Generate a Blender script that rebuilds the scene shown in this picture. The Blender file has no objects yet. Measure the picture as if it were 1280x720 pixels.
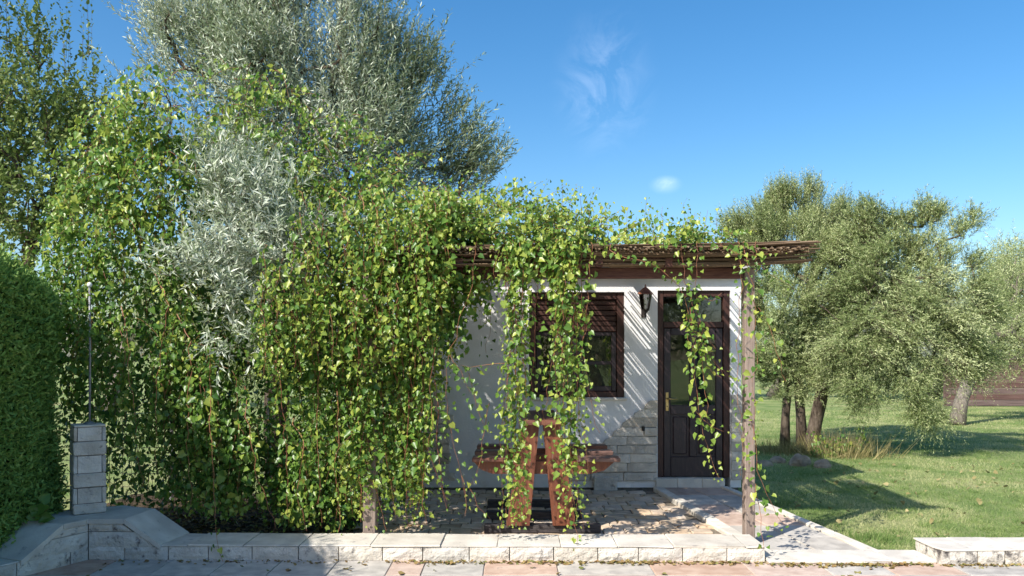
import bpy, math, random
import numpy as np
from mathutils import Vector, Matrix
rnd = random.Random(7); rng = np.random.default_rng(7)
sc = bpy.context.scene
col = sc.collection

# ------------------------------------------------------------------ camera
F, CH, HY = 1050.0, 1.55, 445.0          # focal length in photo pixels, eye height, horizon row
cam_d = bpy.data.cameras.new('camera'); cam = bpy.data.objects.new('camera', cam_d); col.objects.link(cam)
cam.location = (0, 0, CH); cam.rotation_euler = (math.radians(90), 0, 0)
cam_d.sensor_width = 36; cam_d.lens = F / 1280 * 36; cam_d.shift_y = (HY - 360) / 1280
cam_d.clip_end = 2000; cam_d.clip_start = .05
sc.camera = cam
def P(px, py, d):
    return Vector(((px - 640) * d / F, d, CH + (HY - py) * d / F))

# ------------------------------------------------------------------ sky and sun
SUN = Vector((-1.0, -1.0, 1.19)).normalized()
el = math.asin(SUN.z); az = math.atan2(SUN.x, SUN.y)
w = bpy.data.worlds.new('World'); sc.world = w; w.use_nodes = True
nt = w.node_tree; N = nt.nodes; L = nt.links
bg = N['Background']; bg.inputs['Strength'].default_value = .15
sky = N.new('ShaderNodeTexSky'); sky.sky_type = 'NISHITA'; sky.sun_disc = False
sky.sun_elevation = el; sky.sun_rotation = az; sky.air_density = 1.0; sky.dust_density = 1.3; sky.ozone_density = 2.4; sky.altitude = 0
tc = N.new('ShaderNodeTexCoord')
def wisp(px, py, inner, outer, gain, sx, sz):
    v = Vector((px - 640, F, HY - py)).normalized()
    sub = N.new('ShaderNodeVectorMath'); sub.operation = 'SUBTRACT'; L.new(tc.outputs['Generated'], sub.inputs[0]); sub.inputs[1].default_value = v
    mul = N.new('ShaderNodeVectorMath'); mul.operation = 'MULTIPLY'; L.new(sub.outputs[0], mul.inputs[0]); mul.inputs[1].default_value = (sx, 1, sz)
    ln = N.new('ShaderNodeVectorMath'); ln.operation = 'LENGTH'; L.new(mul.outputs[0], ln.inputs[0])
    mr = N.new('ShaderNodeMapRange'); mr.interpolation_type = 'SMOOTHSTEP'; L.new(ln.outputs['Value'], mr.inputs[0])
    mr.inputs[1].default_value = inner; mr.inputs[2].default_value = outer; mr.inputs[3].default_value = gain; mr.inputs[4].default_value = 0
    return mr.outputs[0]
nz = N.new('ShaderNodeTexNoise'); nz.inputs['Scale'].default_value = 9; nz.inputs['Detail'].default_value = 8; nz.inputs['Roughness'].default_value = .62; nz.inputs['Distortion'].default_value = 1.6
mp = N.new('ShaderNodeMapping'); mp.inputs['Rotation'].default_value = (0, math.radians(-18), 0); mp.inputs['Scale'].default_value = (1.6, 1, 1.7)
L.new(tc.outputs['Generated'], mp.inputs[0]); L.new(mp.outputs[0], nz.inputs['Vector'])
rmp = N.new('ShaderNodeMapRange'); L.new(nz.outputs[0], rmp.inputs[0]); rmp.inputs[1].default_value = .42; rmp.inputs[2].default_value = .78
a1 = wisp(755, 108, .0, .09, .13, 1.35, .9)
a2 = wisp(832, 231, .0, .022, .30, 1.0, 1.8)
def math_(op, a, b):
    m = N.new('ShaderNodeMath'); m.operation = op; L.new(a, m.inputs[0])
    if isinstance(b, float): m.inputs[1].default_value = b
    else: L.new(b, m.inputs[1])
    return m.outputs[0]
b1 = math_('MULTIPLY', a1, rmp.outputs[0])
b2 = math_('MULTIPLY', a2, math_('ADD', rmp.outputs[0], .35))
fac = math_('ADD', b1, b2)
mx = N.new('ShaderNodeMixRGB'); hsv = N.new('ShaderNodeHueSaturation'); hsv.inputs['Hue'].default_value = .498; hsv.inputs['Saturation'].default_value = 1.35; hsv.inputs['Value'].default_value = .525; L.new(sky.outputs[0], hsv.inputs['Color'])
L.new(fac, mx.inputs[0]); L.new(hsv.outputs[0], mx.inputs[1]); mx.inputs[2].default_value = (6.4, 6.7, 7.2, 1)
L.new(mx.outputs[0], bg.inputs['Color'])
sd = bpy.data.lights.new('sun', 'SUN'); sd.energy = 2.75; sd.angle = math.radians(.53); sd.color = (1, .945, .85)
so = bpy.data.objects.new('sun', sd); col.objects.link(so); so.rotation_euler = SUN.to_track_quat('Z', 'Y').to_euler(); so.location = SUN * 60
sc.view_settings.view_transform = 'Standard'; sc.view_settings.look = 'None'
sc.view_settings.exposure = 1.30; sc.view_settings.gamma = 1; sc.view_settings.use_curve_mapping = False

# ------------------------------------------------------------------ materials
def mat(name, c1, c2, scale=8., rough=.75, bump=0., bscale=40., detail=5, rnd_v=0., attr=False, transl=0., c3=None, spec=.4, metal=0., stretch=None, rlo=.35, rhi=.65, dist=.004, spots=None, world_noise=None):
    m = bpy.data.materials.new(name); m.use_nodes = True
    n = m.node_tree.nodes; l = m.node_tree.links; b = n['Principled BSDF']
    b.inputs['Roughness'].default_value = rough; b.inputs['Specular IOR Level'].default_value = spec; b.inputs['Metallic'].default_value = metal
    t = n.new('ShaderNodeTexCoord'); src = t.outputs['Object']
    if world_noise: src = n.new('ShaderNodeNewGeometry').outputs['Position']
    if stretch:
        mp = n.new('ShaderNodeMapping'); mp.inputs['Scale'].default_value = stretch; l.new(src, mp.inputs[0]); src = mp.outputs[0]
    if rnd_v:   # every piece samples the noise at another place
        oi = n.new('ShaderNodeObjectInfo'); va = n.new('ShaderNodeVectorMath'); va.operation = 'ADD'
        vm = n.new('ShaderNodeMath'); vm.operation = 'MULTIPLY'; l.new(oi.outputs['Random'], vm.inputs[0]); vm.inputs[1].default_value = 37.
        l.new(src, va.inputs[0]); l.new(vm.outputs[0], va.inputs[1]); src = va.outputs[0]
    nz = n.new('ShaderNodeTexNoise'); nz.inputs['Scale'].default_value = scale; nz.inputs['Detail'].default_value = detail; l.new(src, nz.inputs['Vector'])
    if attr:
        at = n.new('ShaderNodeAttribute'); at.attribute_name = 'tone'; f = at.outputs['Fac']
    else:
        mr = n.new('ShaderNodeMapRange'); l.new(nz.outputs[0], mr.inputs[0]); mr.inputs[1].default_value = rlo; mr.inputs[2].default_value = rhi; f = mr.outputs[0]
    rp = n.new('ShaderNodeValToRGB'); l.new(f, rp.inputs[0]); e = rp.color_ramp.elements
    e[0].color = (*c1, 1); e[1].color = (*(c3 or c2), 1)
    if c3: k = e.new(.55); k.color = (*c2, 1)
    out = rp.outputs[0]
    if rnd_v:
        hs = n.new('ShaderNodeHueSaturation'); l.new(out, hs.inputs['Color'])
        mr2 = n.new('ShaderNodeMapRange'); l.new(oi.outputs['Random'], mr2.inputs[0]); mr2.inputs[3].default_value = 1 - rnd_v; mr2.inputs[4].default_value = 1 + rnd_v; l.new(mr2.outputs[0], hs.inputs['Value'])
        wn = n.new('ShaderNodeTexWhiteNoise'); wn.noise_dimensions = '1D'; l.new(oi.outputs['Random'], wn.inputs['W'])
        mr3 = n.new('ShaderNodeMapRange'); l.new(wn.outputs['Value'], mr3.inputs[0]); mr3.inputs[3].default_value = 1 - rnd_v * 1.6; mr3.inputs[4].default_value = 1 + rnd_v * 1.6; l.new(mr3.outputs[0], hs.inputs['Saturation'])
        out = hs.outputs[0]
    if spots:   # dark weathering flecks: (colour, scale, threshold)
        ns = n.new('ShaderNodeTexNoise'); ns.inputs['Scale'].default_value = spots[1]; ns.inputs['Detail'].default_value = 7; ns.inputs['Roughness'].default_value = .65; l.new(src, ns.inputs['Vector'])
        ms = n.new('ShaderNodeMapRange'); l.new(ns.outputs[0], ms.inputs[0]); ms.inputs[1].default_value = spots[2]; ms.inputs[2].default_value = spots[2] + .12
        mm = n.new('ShaderNodeMixRGB'); l.new(ms.outputs[0], mm.inputs[0]); l.new(out, mm.inputs[1]); mm.inputs[2].default_value = (*spots[0], 1); out = mm.outputs[0]
    l.new(out, b.inputs['Base Color'])
    if bump:
        n2 = n.new('ShaderNodeTexNoise'); n2.inputs['Scale'].default_value = bscale; n2.inputs['Detail'].default_value = 6; n2.inputs['Roughness'].default_value = .6; l.new(src, n2.inputs['Vector'])
        bp = n.new('ShaderNodeBump'); bp.inputs['Strength'].default_value = bump; bp.inputs['Distance'].default_value = dist; l.new(n2.outputs[0], bp.inputs['Height']); l.new(bp.outputs[0], b.inputs['Normal'])
    if transl:
        tr = n.new('ShaderNodeBsdfTranslucent'); l.new(out, tr.inputs['Color']); ms = n.new('ShaderNodeMixShader'); ms.inputs[0].default_value = transl
        l.new(b.outputs[0], ms.inputs[1]); l.new(tr.outputs[0], ms.inputs[2]); l.new(ms.outputs[0], n['Material Output'].inputs['Surface'])
    return m
M = {}
M['plaster'] = mat('plaster', (.74, .73, .74), (.82, .81, .81), 3, .9, .9, 60, dist=.006, spec=.2, spots=((.62, .585, .55), 2.2, .60))
M['stone'] = mat('stone', (.52, .465, .40), (.70, .64, .56), 6, .9, 1, 26, rnd_v=.16, dist=.02, spec=.15, spots=((.17, .15, .14), 9, .60))
M['stained'] = mat('stained', (.58, .53, .46), (.74, .69, .61), 7, .9, 1, 30, rnd_v=.10, dist=.02, spec=.15, spots=((.10, .09, .085), 10, .50))
M['capstone'] = mat('capstone', (.55, .505, .44), (.71, .66, .58), 5, .85, .8, 45, rnd_v=.08, dist=.006, spec=.2, spots=((.27, .25, .235), 11, .61))
M['splitstone'] = mat('splitstone', (.58, .53, .46), (.74, .69, .61), 7, .9, 1, 30, rnd_v=.10, dist=.02, spec=.15, spots=((.17, .15, .14), 12, .565))
M['mortar'] = mat('mortar', (.10, .09, .08), (.22, .20, .17), 12, .95)
M['paver'] = mat('paver', (.53, .40, .29), (.69, .56, .42), 9, .9, .8, 60, rnd_v=.13, spec=.15, spots=((.16, .12, .09), 14, .62))
M['pave_joint'] = mat('pave_joint', (.14, .115, .085), (.25, .21, .16), 20, .95)
M['slab_white'] = mat('slab_white', (.40, .37, .335), (.55, .51, .455), 9, .9, .7, 90, rnd_v=.10, spec=.15, spots=((.24, .22, .20), 20, .64))
M['slab_pink'] = mat('slab_pink', (.45, .325, .26), (.57, .44, .36), 9, .9, .7, 90, rnd_v=.12, spec=.15, spots=((.22, .17, .15), 20, .62))
M['wood_dark'] = mat('wood_dark', (.020, .013, .019), (.042, .027, .031), 9, .42, .5, 30, stretch=(14, 14, 1.2), spec=.45, spots=((.22, .19, .17), 40, .735))
M['wood_frame'] = mat('wood_frame', (.036, .015, .012), (.075, .032, .024), 9, .5, .4, 30, stretch=(10, 10, 2), spec=.4)
M['beam'] = mat('beam', (.085, .036, .028), (.15, .068, .050), 8, .7, .5, 30, stretch=(1.5, 12, 12), spec=.25)
M['post'] = mat('post', (.22, .165, .14), (.32, .255, .215), 7, .85, .8, 24, stretch=(12, 12, .8), spec=.15, spots=((.07, .05, .045), 6, .60))
M['table'] = mat('table', (.125, .046, .030), (.21, .085, .052), 6, .5, .5, 26, stretch=(7, 7, .9), rnd_v=.1, spec=.4, spots=((.17, .12, .10), 5, .60))
M['table_old'] = mat('table_old', (.030, .026, .028), (.075, .065, .064), 8, .7, .6, 28, stretch=(1, 10, 10), spec=.3)
M['seat'] = mat('seat', (.12, .055, .040), (.21, .10, .075), 6, .42, .4, 26, stretch=(1, 8, 8), rnd_v=.12, spec=.45)
M['reed'] = mat('reed', (.09, .055, .035), (.20, .135, .085), 1, .9, 0, attr=True, c3=(.34, .26, .18), spec=.15)
M['stem'] = mat('stem', (.20, .075, .045), (.33, .15, .075), 1, .6, 0, attr=True, spec=.3)
M['bark'] = mat('bark', (.075, .055, .042), (.19, .15, .115), 5, .95, 1, 22, stretch=(4, 4, .8), dist=.03, spec=.1)
M['bark_light'] = mat('bark_light', (.13, .11, .09), (.27, .235, .19), 5, .95, .8, 22, stretch=(4, 4, .8), dist=.02, spec=.1)
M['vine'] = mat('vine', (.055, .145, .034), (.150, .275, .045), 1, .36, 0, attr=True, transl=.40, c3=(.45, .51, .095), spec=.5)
M['olive'] = mat('olive', (.13, .19, .075), (.34, .41, .25), 1, .38, 0, attr=True, transl=.24, c3=(.68, .72, .60), spec=.5)
M['olive_far'] = mat('olive_far', (.11, .165, .050), (.29, .36, .135), 1, .40, 0, attr=True, transl=.27, c3=(.68, .72, .38), spec=.35)
M['plum'] = mat('plum', (.085, .145, .048), (.19, .265, .07), 1, .40, 0, attr=True, transl=.36, c3=(.40, .45, .13), spec=.4)
M['thuja'] = mat('thuja', (.12, .23, .06), (.26, .43, .105), 1, .6, 0, attr=True, transl=.34, c3=(.45, .58, .17), spec=.2)
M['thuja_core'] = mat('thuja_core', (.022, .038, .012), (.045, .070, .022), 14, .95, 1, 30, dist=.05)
M['grass'] = mat('grass', (.13, .225, .060), (.26, .345, .11), 1, .7, 0, attr=True, transl=.30, c3=(.53, .52, .27), spec=.2)
M['drygrass'] = mat('drygrass', (.16, .16, .06), (.32, .27, .12), 1, .8, 0, attr=True, transl=.25, c3=(.50, .42, .22), spec=.15)
M['lawn'] = mat('lawn', (.16, .24, .08), (.29, .335, .135), 1.1, .95, 1, 60, c3=(.44, .42, .22), dist=.03, spec=.05, detail=9, rlo=.3, rhi=.75, spots=((.34, .22, .13), .42, .60))
M['soil'] = mat('soil', (.045, .035, .024), (.115, .085, .055), 9, .95, 1, 40, dist=.02, spec=.05)
M['litter'] = mat('litter', (.19, .11, .045), (.30, .23, .09), 1, .7, 0, attr=True, c3=(.14, .17, .05), spec=.25)
M['rock'] = mat('rock', (.24, .18, .125), (.42, .33, .24), 5, .9, 1, 20, dist=.02, spec=.15)
M['brass'] = mat('brass', (.45, .31, .12), (.60, .44, .20), 20, .35, spec=.5, metal=.9)
M['iron'] = mat('iron', (.020, .016, .014), (.045, .035, .03), 20, .5, .2, 60)
M['copper'] = mat('copper', (.16, .055, .030), (.27, .11, .065), 20, .55, .2, 60, spec=.4)
M['galv'] = mat('galv', (.20, .205, .215), (.31, .315, .33), 30, .5, .1, 60, metal=.3)
M['white_paint'] = mat('white_paint', (.70, .70, .70), (.80, .80, .80), 20, .5)
M['timber_far'] = mat('timber_far', (.10, .058, .055), (.165, .105, .095), 3, .85, .3, 20, stretch=(.4, 1, 6), rnd_v=.14)
M['concrete'] = mat('concrete', (.35, .34, .32), (.48, .46, .43), 4, .9, .4, 40)
M['room'] = mat('room', (.10, .085, .07), (.14, .12, .10), 3, .9)
M['curtain'] = mat('curtain', (.35, .36, .40), (.55, .56, .60), 9, .9, transl=.3)  # colour of the strings that stand in for a window reflection
def glass_mat(name, tint, refl):
    m = bpy.data.materials.new(name); m.use_nodes = True; n = m.node_tree.nodes; l = m.node_tree.links
    n.remove(n['Principled BSDF'])
    tr = n.new('ShaderNodeBsdfTransparent'); tr.inputs[0].default_value = (*tint, 1)
    gl = n.new('ShaderNodeBsdfGlossy'); gl.inputs['Roughness'].default_value = .015; gl.inputs['Color'].default_value = (.95, .97, 1, 1)
    nz = n.new('ShaderNodeTexNoise'); nz.inputs['Scale'].default_value = 1.7; bp = n.new('ShaderNodeBump'); bp.inputs['Strength'].default_value = .05; bp.inputs['Distance'].default_value = .02
    t = n.new('ShaderNodeTexCoord'); l.new(t.outputs['Object'], nz.inputs['Vector']); l.new(nz.outputs[0], bp.inputs['Height']); l.new(bp.outputs[0], gl.inputs['Normal'])
    fr = n.new('ShaderNodeFresnel'); fr.inputs['IOR'].default_value = 1.5
    ad = n.new('ShaderNodeMath'); ad.operation = 'ADD'; l.new(fr.outputs[0], ad.inputs[0]); ad.inputs[1].default_value = refl
    ms = n.new('ShaderNodeMixShader'); l.new(ad.outputs[0], ms.inputs[0]); l.new(tr.outputs[0], ms.inputs[1]); l.new(gl.outputs[0], ms.inputs[2]); l.new(ms.outputs[0], n['Material Output'].inputs['Surface'])
    return m
M['glass'] = glass_mat('glass', (.40, .43, .44), .07)
M['lamp_glass'] = glass_mat('lamp_glass', (.85, .85, .8), .06)

# ------------------------------------------------------------------ mesh helpers
def link(o, parent=None):
    col.objects.link(o)
    if parent: o.parent = parent
    return o
def tag(o, label=None, cat=None, group=None, kind=None):
    for k, v in (('label', label), ('category', cat), ('group', group), ('kind', kind)):
        if v: o[k] = v
    return o
def thing(name, loc, label, cat, group=None):
    o = bpy.data.objects.new(name, None); o.location = loc; o.empty_display_size = .1; col.objects.link(o)
    return tag(o, label, cat, group)
class MB:
    def __init__(s): s.v = []; s.f = []; s.t = []
    def add(s, vs, fs, tone=None):
        b = len(s.v); s.v += [tuple(v) for v in vs]; s.f += [tuple(i + b for i in f) for f in fs]
        if tone is not None: s.t += [tone] * len(vs)
        return s
    def box(s, x0, x1, y0, y1, z0, z1, m=None, tone=None):
        vs = [Vector((x, y, z)) for z in (z0, z1) for y in (y0, y1) for x in (x0, x1)]
        if m: vs = [m @ v for v in vs]
        return s.add(vs, [(0, 2, 3, 1), (4, 5, 7, 6), (0, 1, 5, 4), (2, 6, 7, 3), (0, 4, 6, 2), (1, 3, 7, 5)], tone)
    def cbox(s, x0, x1, y0, y1, z0, z1, c=.01, m=None, jit=0.):     # chamfered box
        lo = (x0, y0, z0); hi = (x1, y1, z1); vs = []; ix = {}
        for k in range(8):
            sg = [(k >> a) & 1 for a in range(3)]
            for a in range(3):
                p = [0, 0, 0]
                for q in range(3):
                    p[q] = hi[q] if sg[q] else lo[q]
                    if q != a: p[q] += -c if sg[q] else c
                ix[k, a] = len(vs); vs.append(Vector(p) + Vector([rnd.uniform(-jit, jit) for _ in range(3)]))
        fs = []
        for a in range(3):
            q, r = [(1, 2), (2, 0), (0, 1)][a]
            for sgn in (0, 1):
                ks = [(sgn << a) | (i << q) | (j << r) for i, j in ((0, 0), (1, 0), (1, 1), (0, 1))]
                f = [ix[k, a] for k in ks]; fs.append(f if sgn else f[::-1])
        for a in range(3):                                           # the edge along axis a joins faces q and r
            q, r = [(1, 2), (2, 0), (0, 1)][a]
            for i in (0, 1):
                for j in (0, 1):
                    k0 = (i << q) | (j << r); k1 = k0 | (1 << a)
                    f = [ix[k0, q], ix[k1, q], ix[k1, r], ix[k0, r]]
                    fs.append(f if i == j else f[::-1])
        for k in range(8):
            f = [ix[k, 0], ix[k, 1], ix[k, 2]]; fs.append(f if bin(k).count('1') % 2 else f[::-1])
        if m: vs = [m @ v for v in vs]
        return s.add(vs, fs)
    def tube(s, pts, rad, n=5, tone=None, cap=True):
        pts = [Vector(p) for p in pts]; rad = rad if hasattr(rad, '__len__') else [rad] * len(pts)
        vs = []; fs = []
        for i, p in enumerate(pts):
            d = (pts[min(i + 1, len(pts) - 1)] - pts[max(i - 1, 0)])
            d = d.normalized() if d.length > 1e-9 else Vector((0, 0, 1))
            a = d.cross(Vector((0, 0, 1)) if abs(d.z) < .9 else Vector((1, 0, 0))).normalized(); b = d.cross(a)
            vs += [p + (a * math.cos(2 * math.pi * k / n) + b * math.sin(2 * math.pi * k / n)) * rad[i] for k in range(n)]
        for i in range(len(pts) - 1):
            for k in range(n):
                fs.append((i * n + k, i * n + (k + 1) % n, (i + 1) * n + (k + 1) % n, (i + 1) * n + k))
        if cap: fs += [tuple(range(n))[::-1], tuple(range((len(pts) - 1) * n, len(pts) * n))]
        return s.add(vs, fs, tone)
    def lathe(s, prof, n=12, c=(0, 0, 0), rot=0.):
        c = Vector(c); vs = []; fs = []
        for r, z in prof: vs += [c + Vector((r * math.cos(rot + 2 * math.pi * k / n), r * math.sin(rot + 2 * math.pi * k / n), z)) for k in range(n)]
        for i in range(len(prof) - 1):
            for k in range(n): fs.append((i * n + k, i * n + (k + 1) % n, (i + 1) * n + (k + 1) % n, (i + 1) * n + k))
        fs += [tuple(range(n))[::-1], tuple(range((len(prof) - 1) * n, len(prof) * n))]
        return s.add(vs, fs)
    def prism(s, poly, ztop, h, c=.0):       # poly (x, y) counter-clockwise, ztop a number or f(x, y)
        zt = ztop if callable(ztop) else (lambda x, y: ztop)
        k = len(poly); cx = sum(p[0] for p in poly) / k; cy = sum(p[1] for p in poly) / k
        def inset(p):
            d = math.hypot(p[0] - cx, p[1] - cy); q = 1 - c * 1.4 / max(d, 1e-6); return (cx + (p[0] - cx) * q, cy + (p[1] - cy) * q)
        vs = [(x, y, zt(x, y) - h) for x, y in poly] + [(x, y, zt(x, y) - c) for x, y in poly]
        fs = [tuple(range(k))[::-1]] + [(i, (i + 1) % k, k + (i + 1) % k, k + i) for i in range(k)]
        if c:
            vs += [(*inset(p), zt(*p)) for p in poly]
            fs += [(k + i, k + (i + 1) % k, 2 * k + (i + 1) % k, 2 * k + i) for i in range(k)] + [tuple(range(2 * k, 3 * k))]
        else: fs += [tuple(range(k, 2 * k))]
        return s.add(vs, fs)
    def build(s, name, m, parent=None, smooth=False):
        me = bpy.data.meshes.new(name); me.from_pydata(s.v, [], s.f)
        if s.t and len(s.t) == len(s.v):
            a = me.attributes.new('tone', 'FLOAT', 'POINT'); a.data.foreach_set('value', np.array(s.t, np.float32))
        if smooth: me.polygons.foreach_set('use_smooth', [True] * len(me.polygons))
        me.materials.append(M[m]); me.update()
        return link(bpy.data.objects.new(name, me), parent)
def np_mesh(name, V, Fc, tone, m, parent=None):
    V = np.asarray(V, np.float32).reshape(-1, 3); Fc = np.asarray(Fc, np.int32); nf, k = Fc.shape
    me = bpy.data.meshes.new(name); me.vertices.add(len(V)); me.vertices.foreach_set('co', V.ravel())
    me.loops.add(nf * k); me.loops.foreach_set('vertex_index', Fc.ravel())
    me.polygons.add(nf); me.polygons.foreach_set('loop_start', np.arange(0, nf * k, k, dtype=np.int32))
    me.update(calc_edges=True); me.validate()
    a = me.attributes.new('tone', 'FLOAT', 'POINT'); a.data.foreach_set('value', np.asarray(tone, np.float32))
    me.materials.append(M[m])
    return link(bpy.data.objects.new(name, me), parent)
def norm(a): return a / np.maximum(np.linalg.norm(a, axis=-1, keepdims=True), 1e-9)
# leaf templates: x across, y along, z normal
T_VINE = (np.array([(0, 0, 0), (0, .45, -.05), (0, 1, -.10), (-.38, -.06, .12), (-.46, .36, .20), (-.22, .72, .08), (.38, -.06, .10), (.46, .36, .20), (.22, .72, .10)]),
          np.array([(0, 1, 3), (3, 1, 4), (4, 1, 5), (5, 1, 2), (1, 0, 6), (1, 6, 7), (1, 7, 8), (1, 8, 2)])[:, [0, 1, 2]])
T_OLIVE = (np.array([(0, 0, 0), (-.105, .40, .03), (0, 1, -.08), (.105, .40, .03)]), np.array([(0, 2, 1), (0, 3, 2)]))
T_OVAL = (np.array([(0, 0, 0), (0, .5, -.05), (0, 1, -.12), (-.27, .30, .05), (-.22, .70, .03), (.27, .30, .05), (.22, .70, .03)]),
          np.array([(0, 1, 3), (3, 1, 4), (4, 1, 2), (1, 0, 5), (1, 5, 6), (1, 6, 2)]))
T_SPRAY = (np.array([(0, 0, 0), (-.20, .45, .05), (-.10, .55, 0), (-.14, .85, .03), (0, 1, -.05), (.14, .85, .03), (.10, .55, 0), (.20, .45, .05)]),
           np.array([(0, 2, 1), (0, 6, 2), (0, 7, 6), (2, 4, 3), (2, 6, 4), (6, 5, 4)]))
T_BLADE = (np.array([(-.5, 0, 0), (.5, 0, 0), (0, 1, .15)]), np.array([(0, 1, 2)]))
def leaves(name, tpl, pos, nrm, tip, size, tone, m, parent=None, width=None, kind='stuff'):
    V, Fc = tpl; n = len(pos)
    nrm = norm(nrm); tip = norm(tip - (tip * nrm).sum(1, keepdims=True) * nrm); s = np.cross(tip, nrm)
    size = np.broadcast_to(size, n)[:, None, None]; wd = size if width is None else np.broadcast_to(width, n)[:, None, None]
    W = pos[:, None, :] + wd * V[None, :, 0:1] * s[:, None, :] + size * V[None, :, 1:2] * tip[:, None, :] + size * V[None, :, 2:3] * nrm[:, None, :]
    FF = (Fc[None] + (np.arange(n) * len(V))[:, None, None]).reshape(-1, Fc.shape[1])
    o = np_mesh(name, W, FF, np.repeat(np.clip(tone, 0, 1), len(V)), m, parent)
    if kind: o['kind'] = kind
    return o
SUNV = np.array(SUN)
def vnoise(p, s, seed=0):        # cheap smooth noise, 0..1
    p = np.asarray(p) * s + seed * 3.7
    return .5 + .25 * (np.sin(p[..., 0] * 1.7 + 1.3 * np.sin(p[..., 1] * 1.1 + seed)) + np.sin(p[..., 1] * 2.1 + 1.7 * np.sin(p[..., 2] * 1.3 + p[..., 0])) * .6 + np.sin(p[..., 2] * 1.9 + 1.1 * np.sin(p[..., 0] * 1.6)) * .4)

# ================================================================== the ground
ZG = -.145
g = MB().add([(-400, -300, ZG), (400, -300, ZG), (400, 900, ZG), (-400, 900, ZG)], [(0, 1, 2, 3)]).build('ground', 'lawn'); tag(g, kind='structure')
bed = MB().prism([(-4.6, 7.2), (-1.42, 7.2), (-1.42, 10.2), (-4.6, 10.2)], ZG + .02, .03).build('planting_bed', 'soil'); tag(bed, kind='structure')

# patio: a joint bed with every paver on it
def zpat(x, y): return -.02 - .10 * (9.9 - y) / 2.5
def zpath(x, y): return .012 - .125 * max(0, (9.86 - y)) / 2.7
def on(px, py, zf):
    d = 9.
    for _ in range(40):
        x = (px - 640) * d / F; d = F * (CH - zf(x, d)) / (py - HY)
    return Vector(((px - 640) * d / F, d))
PL0, PL1 = on(819, 609.5, zpath), on(909, 665, zpath)
def edge(a, b, y): return a.x + (b.x - a.x) * (y - a.y) / (b.y - a.y)
patio = MB().prism([(-1.5, 7.40), (edge(PL0, PL1, 7.4) + .1, 7.40), (edge(PL0, PL1, 9.88) + .1, 9.88), (-1.5, 9.88)], lambda x, y: zpat(x, y) - .012, .16).build('patio', 'pave_joint'); tag(patio, kind='structure')
pav_mesh = []
for k in range(6):
    o = MB().cbox(-.099, .099, -.097, .097, -.045, 0, .008, jit=.004).build('paver', 'paver', patio); pav_mesh.append(o.data); bpy.data.objects.remove(o)
y = 9.76; row = 0
while y > 7.40:
    x = -1.42 + (row % 2) * .1 + rnd.uniform(-.02, .02)
    while x < edge(PL0, PL1, y) - .04:
        o = bpy.data.objects.new('paver', rnd.choice(pav_mesh)); o.location = (x, y, zpat(x, y) + rnd.uniform(-.005, .006)); link(o, patio)
        o.rotation_euler = (math.atan(.04) + rnd.gauss(0, .014), rnd.gauss(0, .014), rnd.gauss(0, .02) + rnd.choice((0, math.pi)))
        sx = rnd.uniform(.95, 1.05); o.scale = (sx, rnd.uniform(.97, 1.03), 1)
        x += .206
    y -= .203; row += 1

# path: slabs between two kerbs, ramping down to the pavement
PR0, PR1 = on(925, 616, zpath), on(1092, 687, zpath)
path = MB().prism([(edge(PL0, PL1, 7.12), 7.12), (edge(PR0, PR1, 7.12) , 7.12), (edge(PR0, PR1, 9.84), 9.84), (edge(PL0, PL1, 9.84), 9.84)], lambda x, y: zpath(x, y) - .014, .2).build('path', 'pave_joint'); tag(path, kind='structure')
def strip(y0, y1, u0, u1, mt, name, dz=0., gap=.008, c=.008):
    poly = []
    for u, yy in ((u0, y0), (u1, y0), (u1, y1), (u0, y1)):
        a, b = edge(PL0, PL1, yy), edge(PR0, PR1, yy)
        poly.append((a + (b - a) * u + (gap if u == u0 else -gap), yy + (gap if yy == y0 else -gap)))
    return MB().prism(poly, lambda x, y: zpath(x, y) + dz, .07, c).build(name, mt, path)
yy = 7.13; k = 0
while yy < 9.8:
    st = min(.27, 9.83 - yy); strip(yy, yy + st, -.03, .11, 'capstone', 'kerb_stone', .012 + rnd.uniform(-.004, .004), .004, .012); yy += st + .001
yy = 7.13; k = 0
while yy < 9.8:
    st = min(.62, 9.83 - yy); strip(yy, yy + st, .90, 1.0, 'capstone', 'kerb_stone', .018, .004, .01); yy += st + .001
bounds = [7.13, 7.62, 8.06, 8.52, 8.97, 9.42, 9.83]
for j in range(6):
    for c, (u0, u1) in enumerate(((.11, .50), (.50, .90))):
        strip(bounds[j], bounds[j + 1], u0, u1, 'slab_pink' if (j in (2, 5) or (j == 3 and c == 0)) else 'slab_white', 'slab', rnd.uniform(-.003, .003), .005)

# pavement in front of the wall
pave = MB().prism([(-3.45, -7), (6.5, -7), (6.5, 7.1), (-3.9, 7.1), (-3.9, 5.4)], ZG + .012, .03).build('pavement', 'slab_white'); tag(pave, kind='structure')  # pale sheet carried on behind the viewer, unseen, to bounce sunlight
xs = [-3.7, -3.24, -2.78, -2.32, -1.88, -1.42, -.97, -.70, -.22, .36, 1.10, 1.86, 2.46, 2.95, 3.5, 4.05, 4.55]
cm = 'pwwwwwpwpwppwpwp'
cn = 'wpwwwwwwwpwwpwww'
for i in range(len(xs) - 1):
    for (y0, y1, cc) in ((6.42, 6.90, cm), (5.86, 6.42, cn), (5.3, 5.86, cm), (4.7, 5.3, cn)):
        MB().prism([(xs[i] + .004, y0 + .004), (xs[i + 1] - .004, y0 + .004), (xs[i + 1] - .004, y1 - .004), (xs[i] + .004, y1 - .004)], ZG + .022 + rnd.uniform(-.002, .002), .02, .004).build('slab', 'slab_pink' if cc[i] == 'p' else 'slab_white', pave)
ZP = ZG + .022

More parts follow.
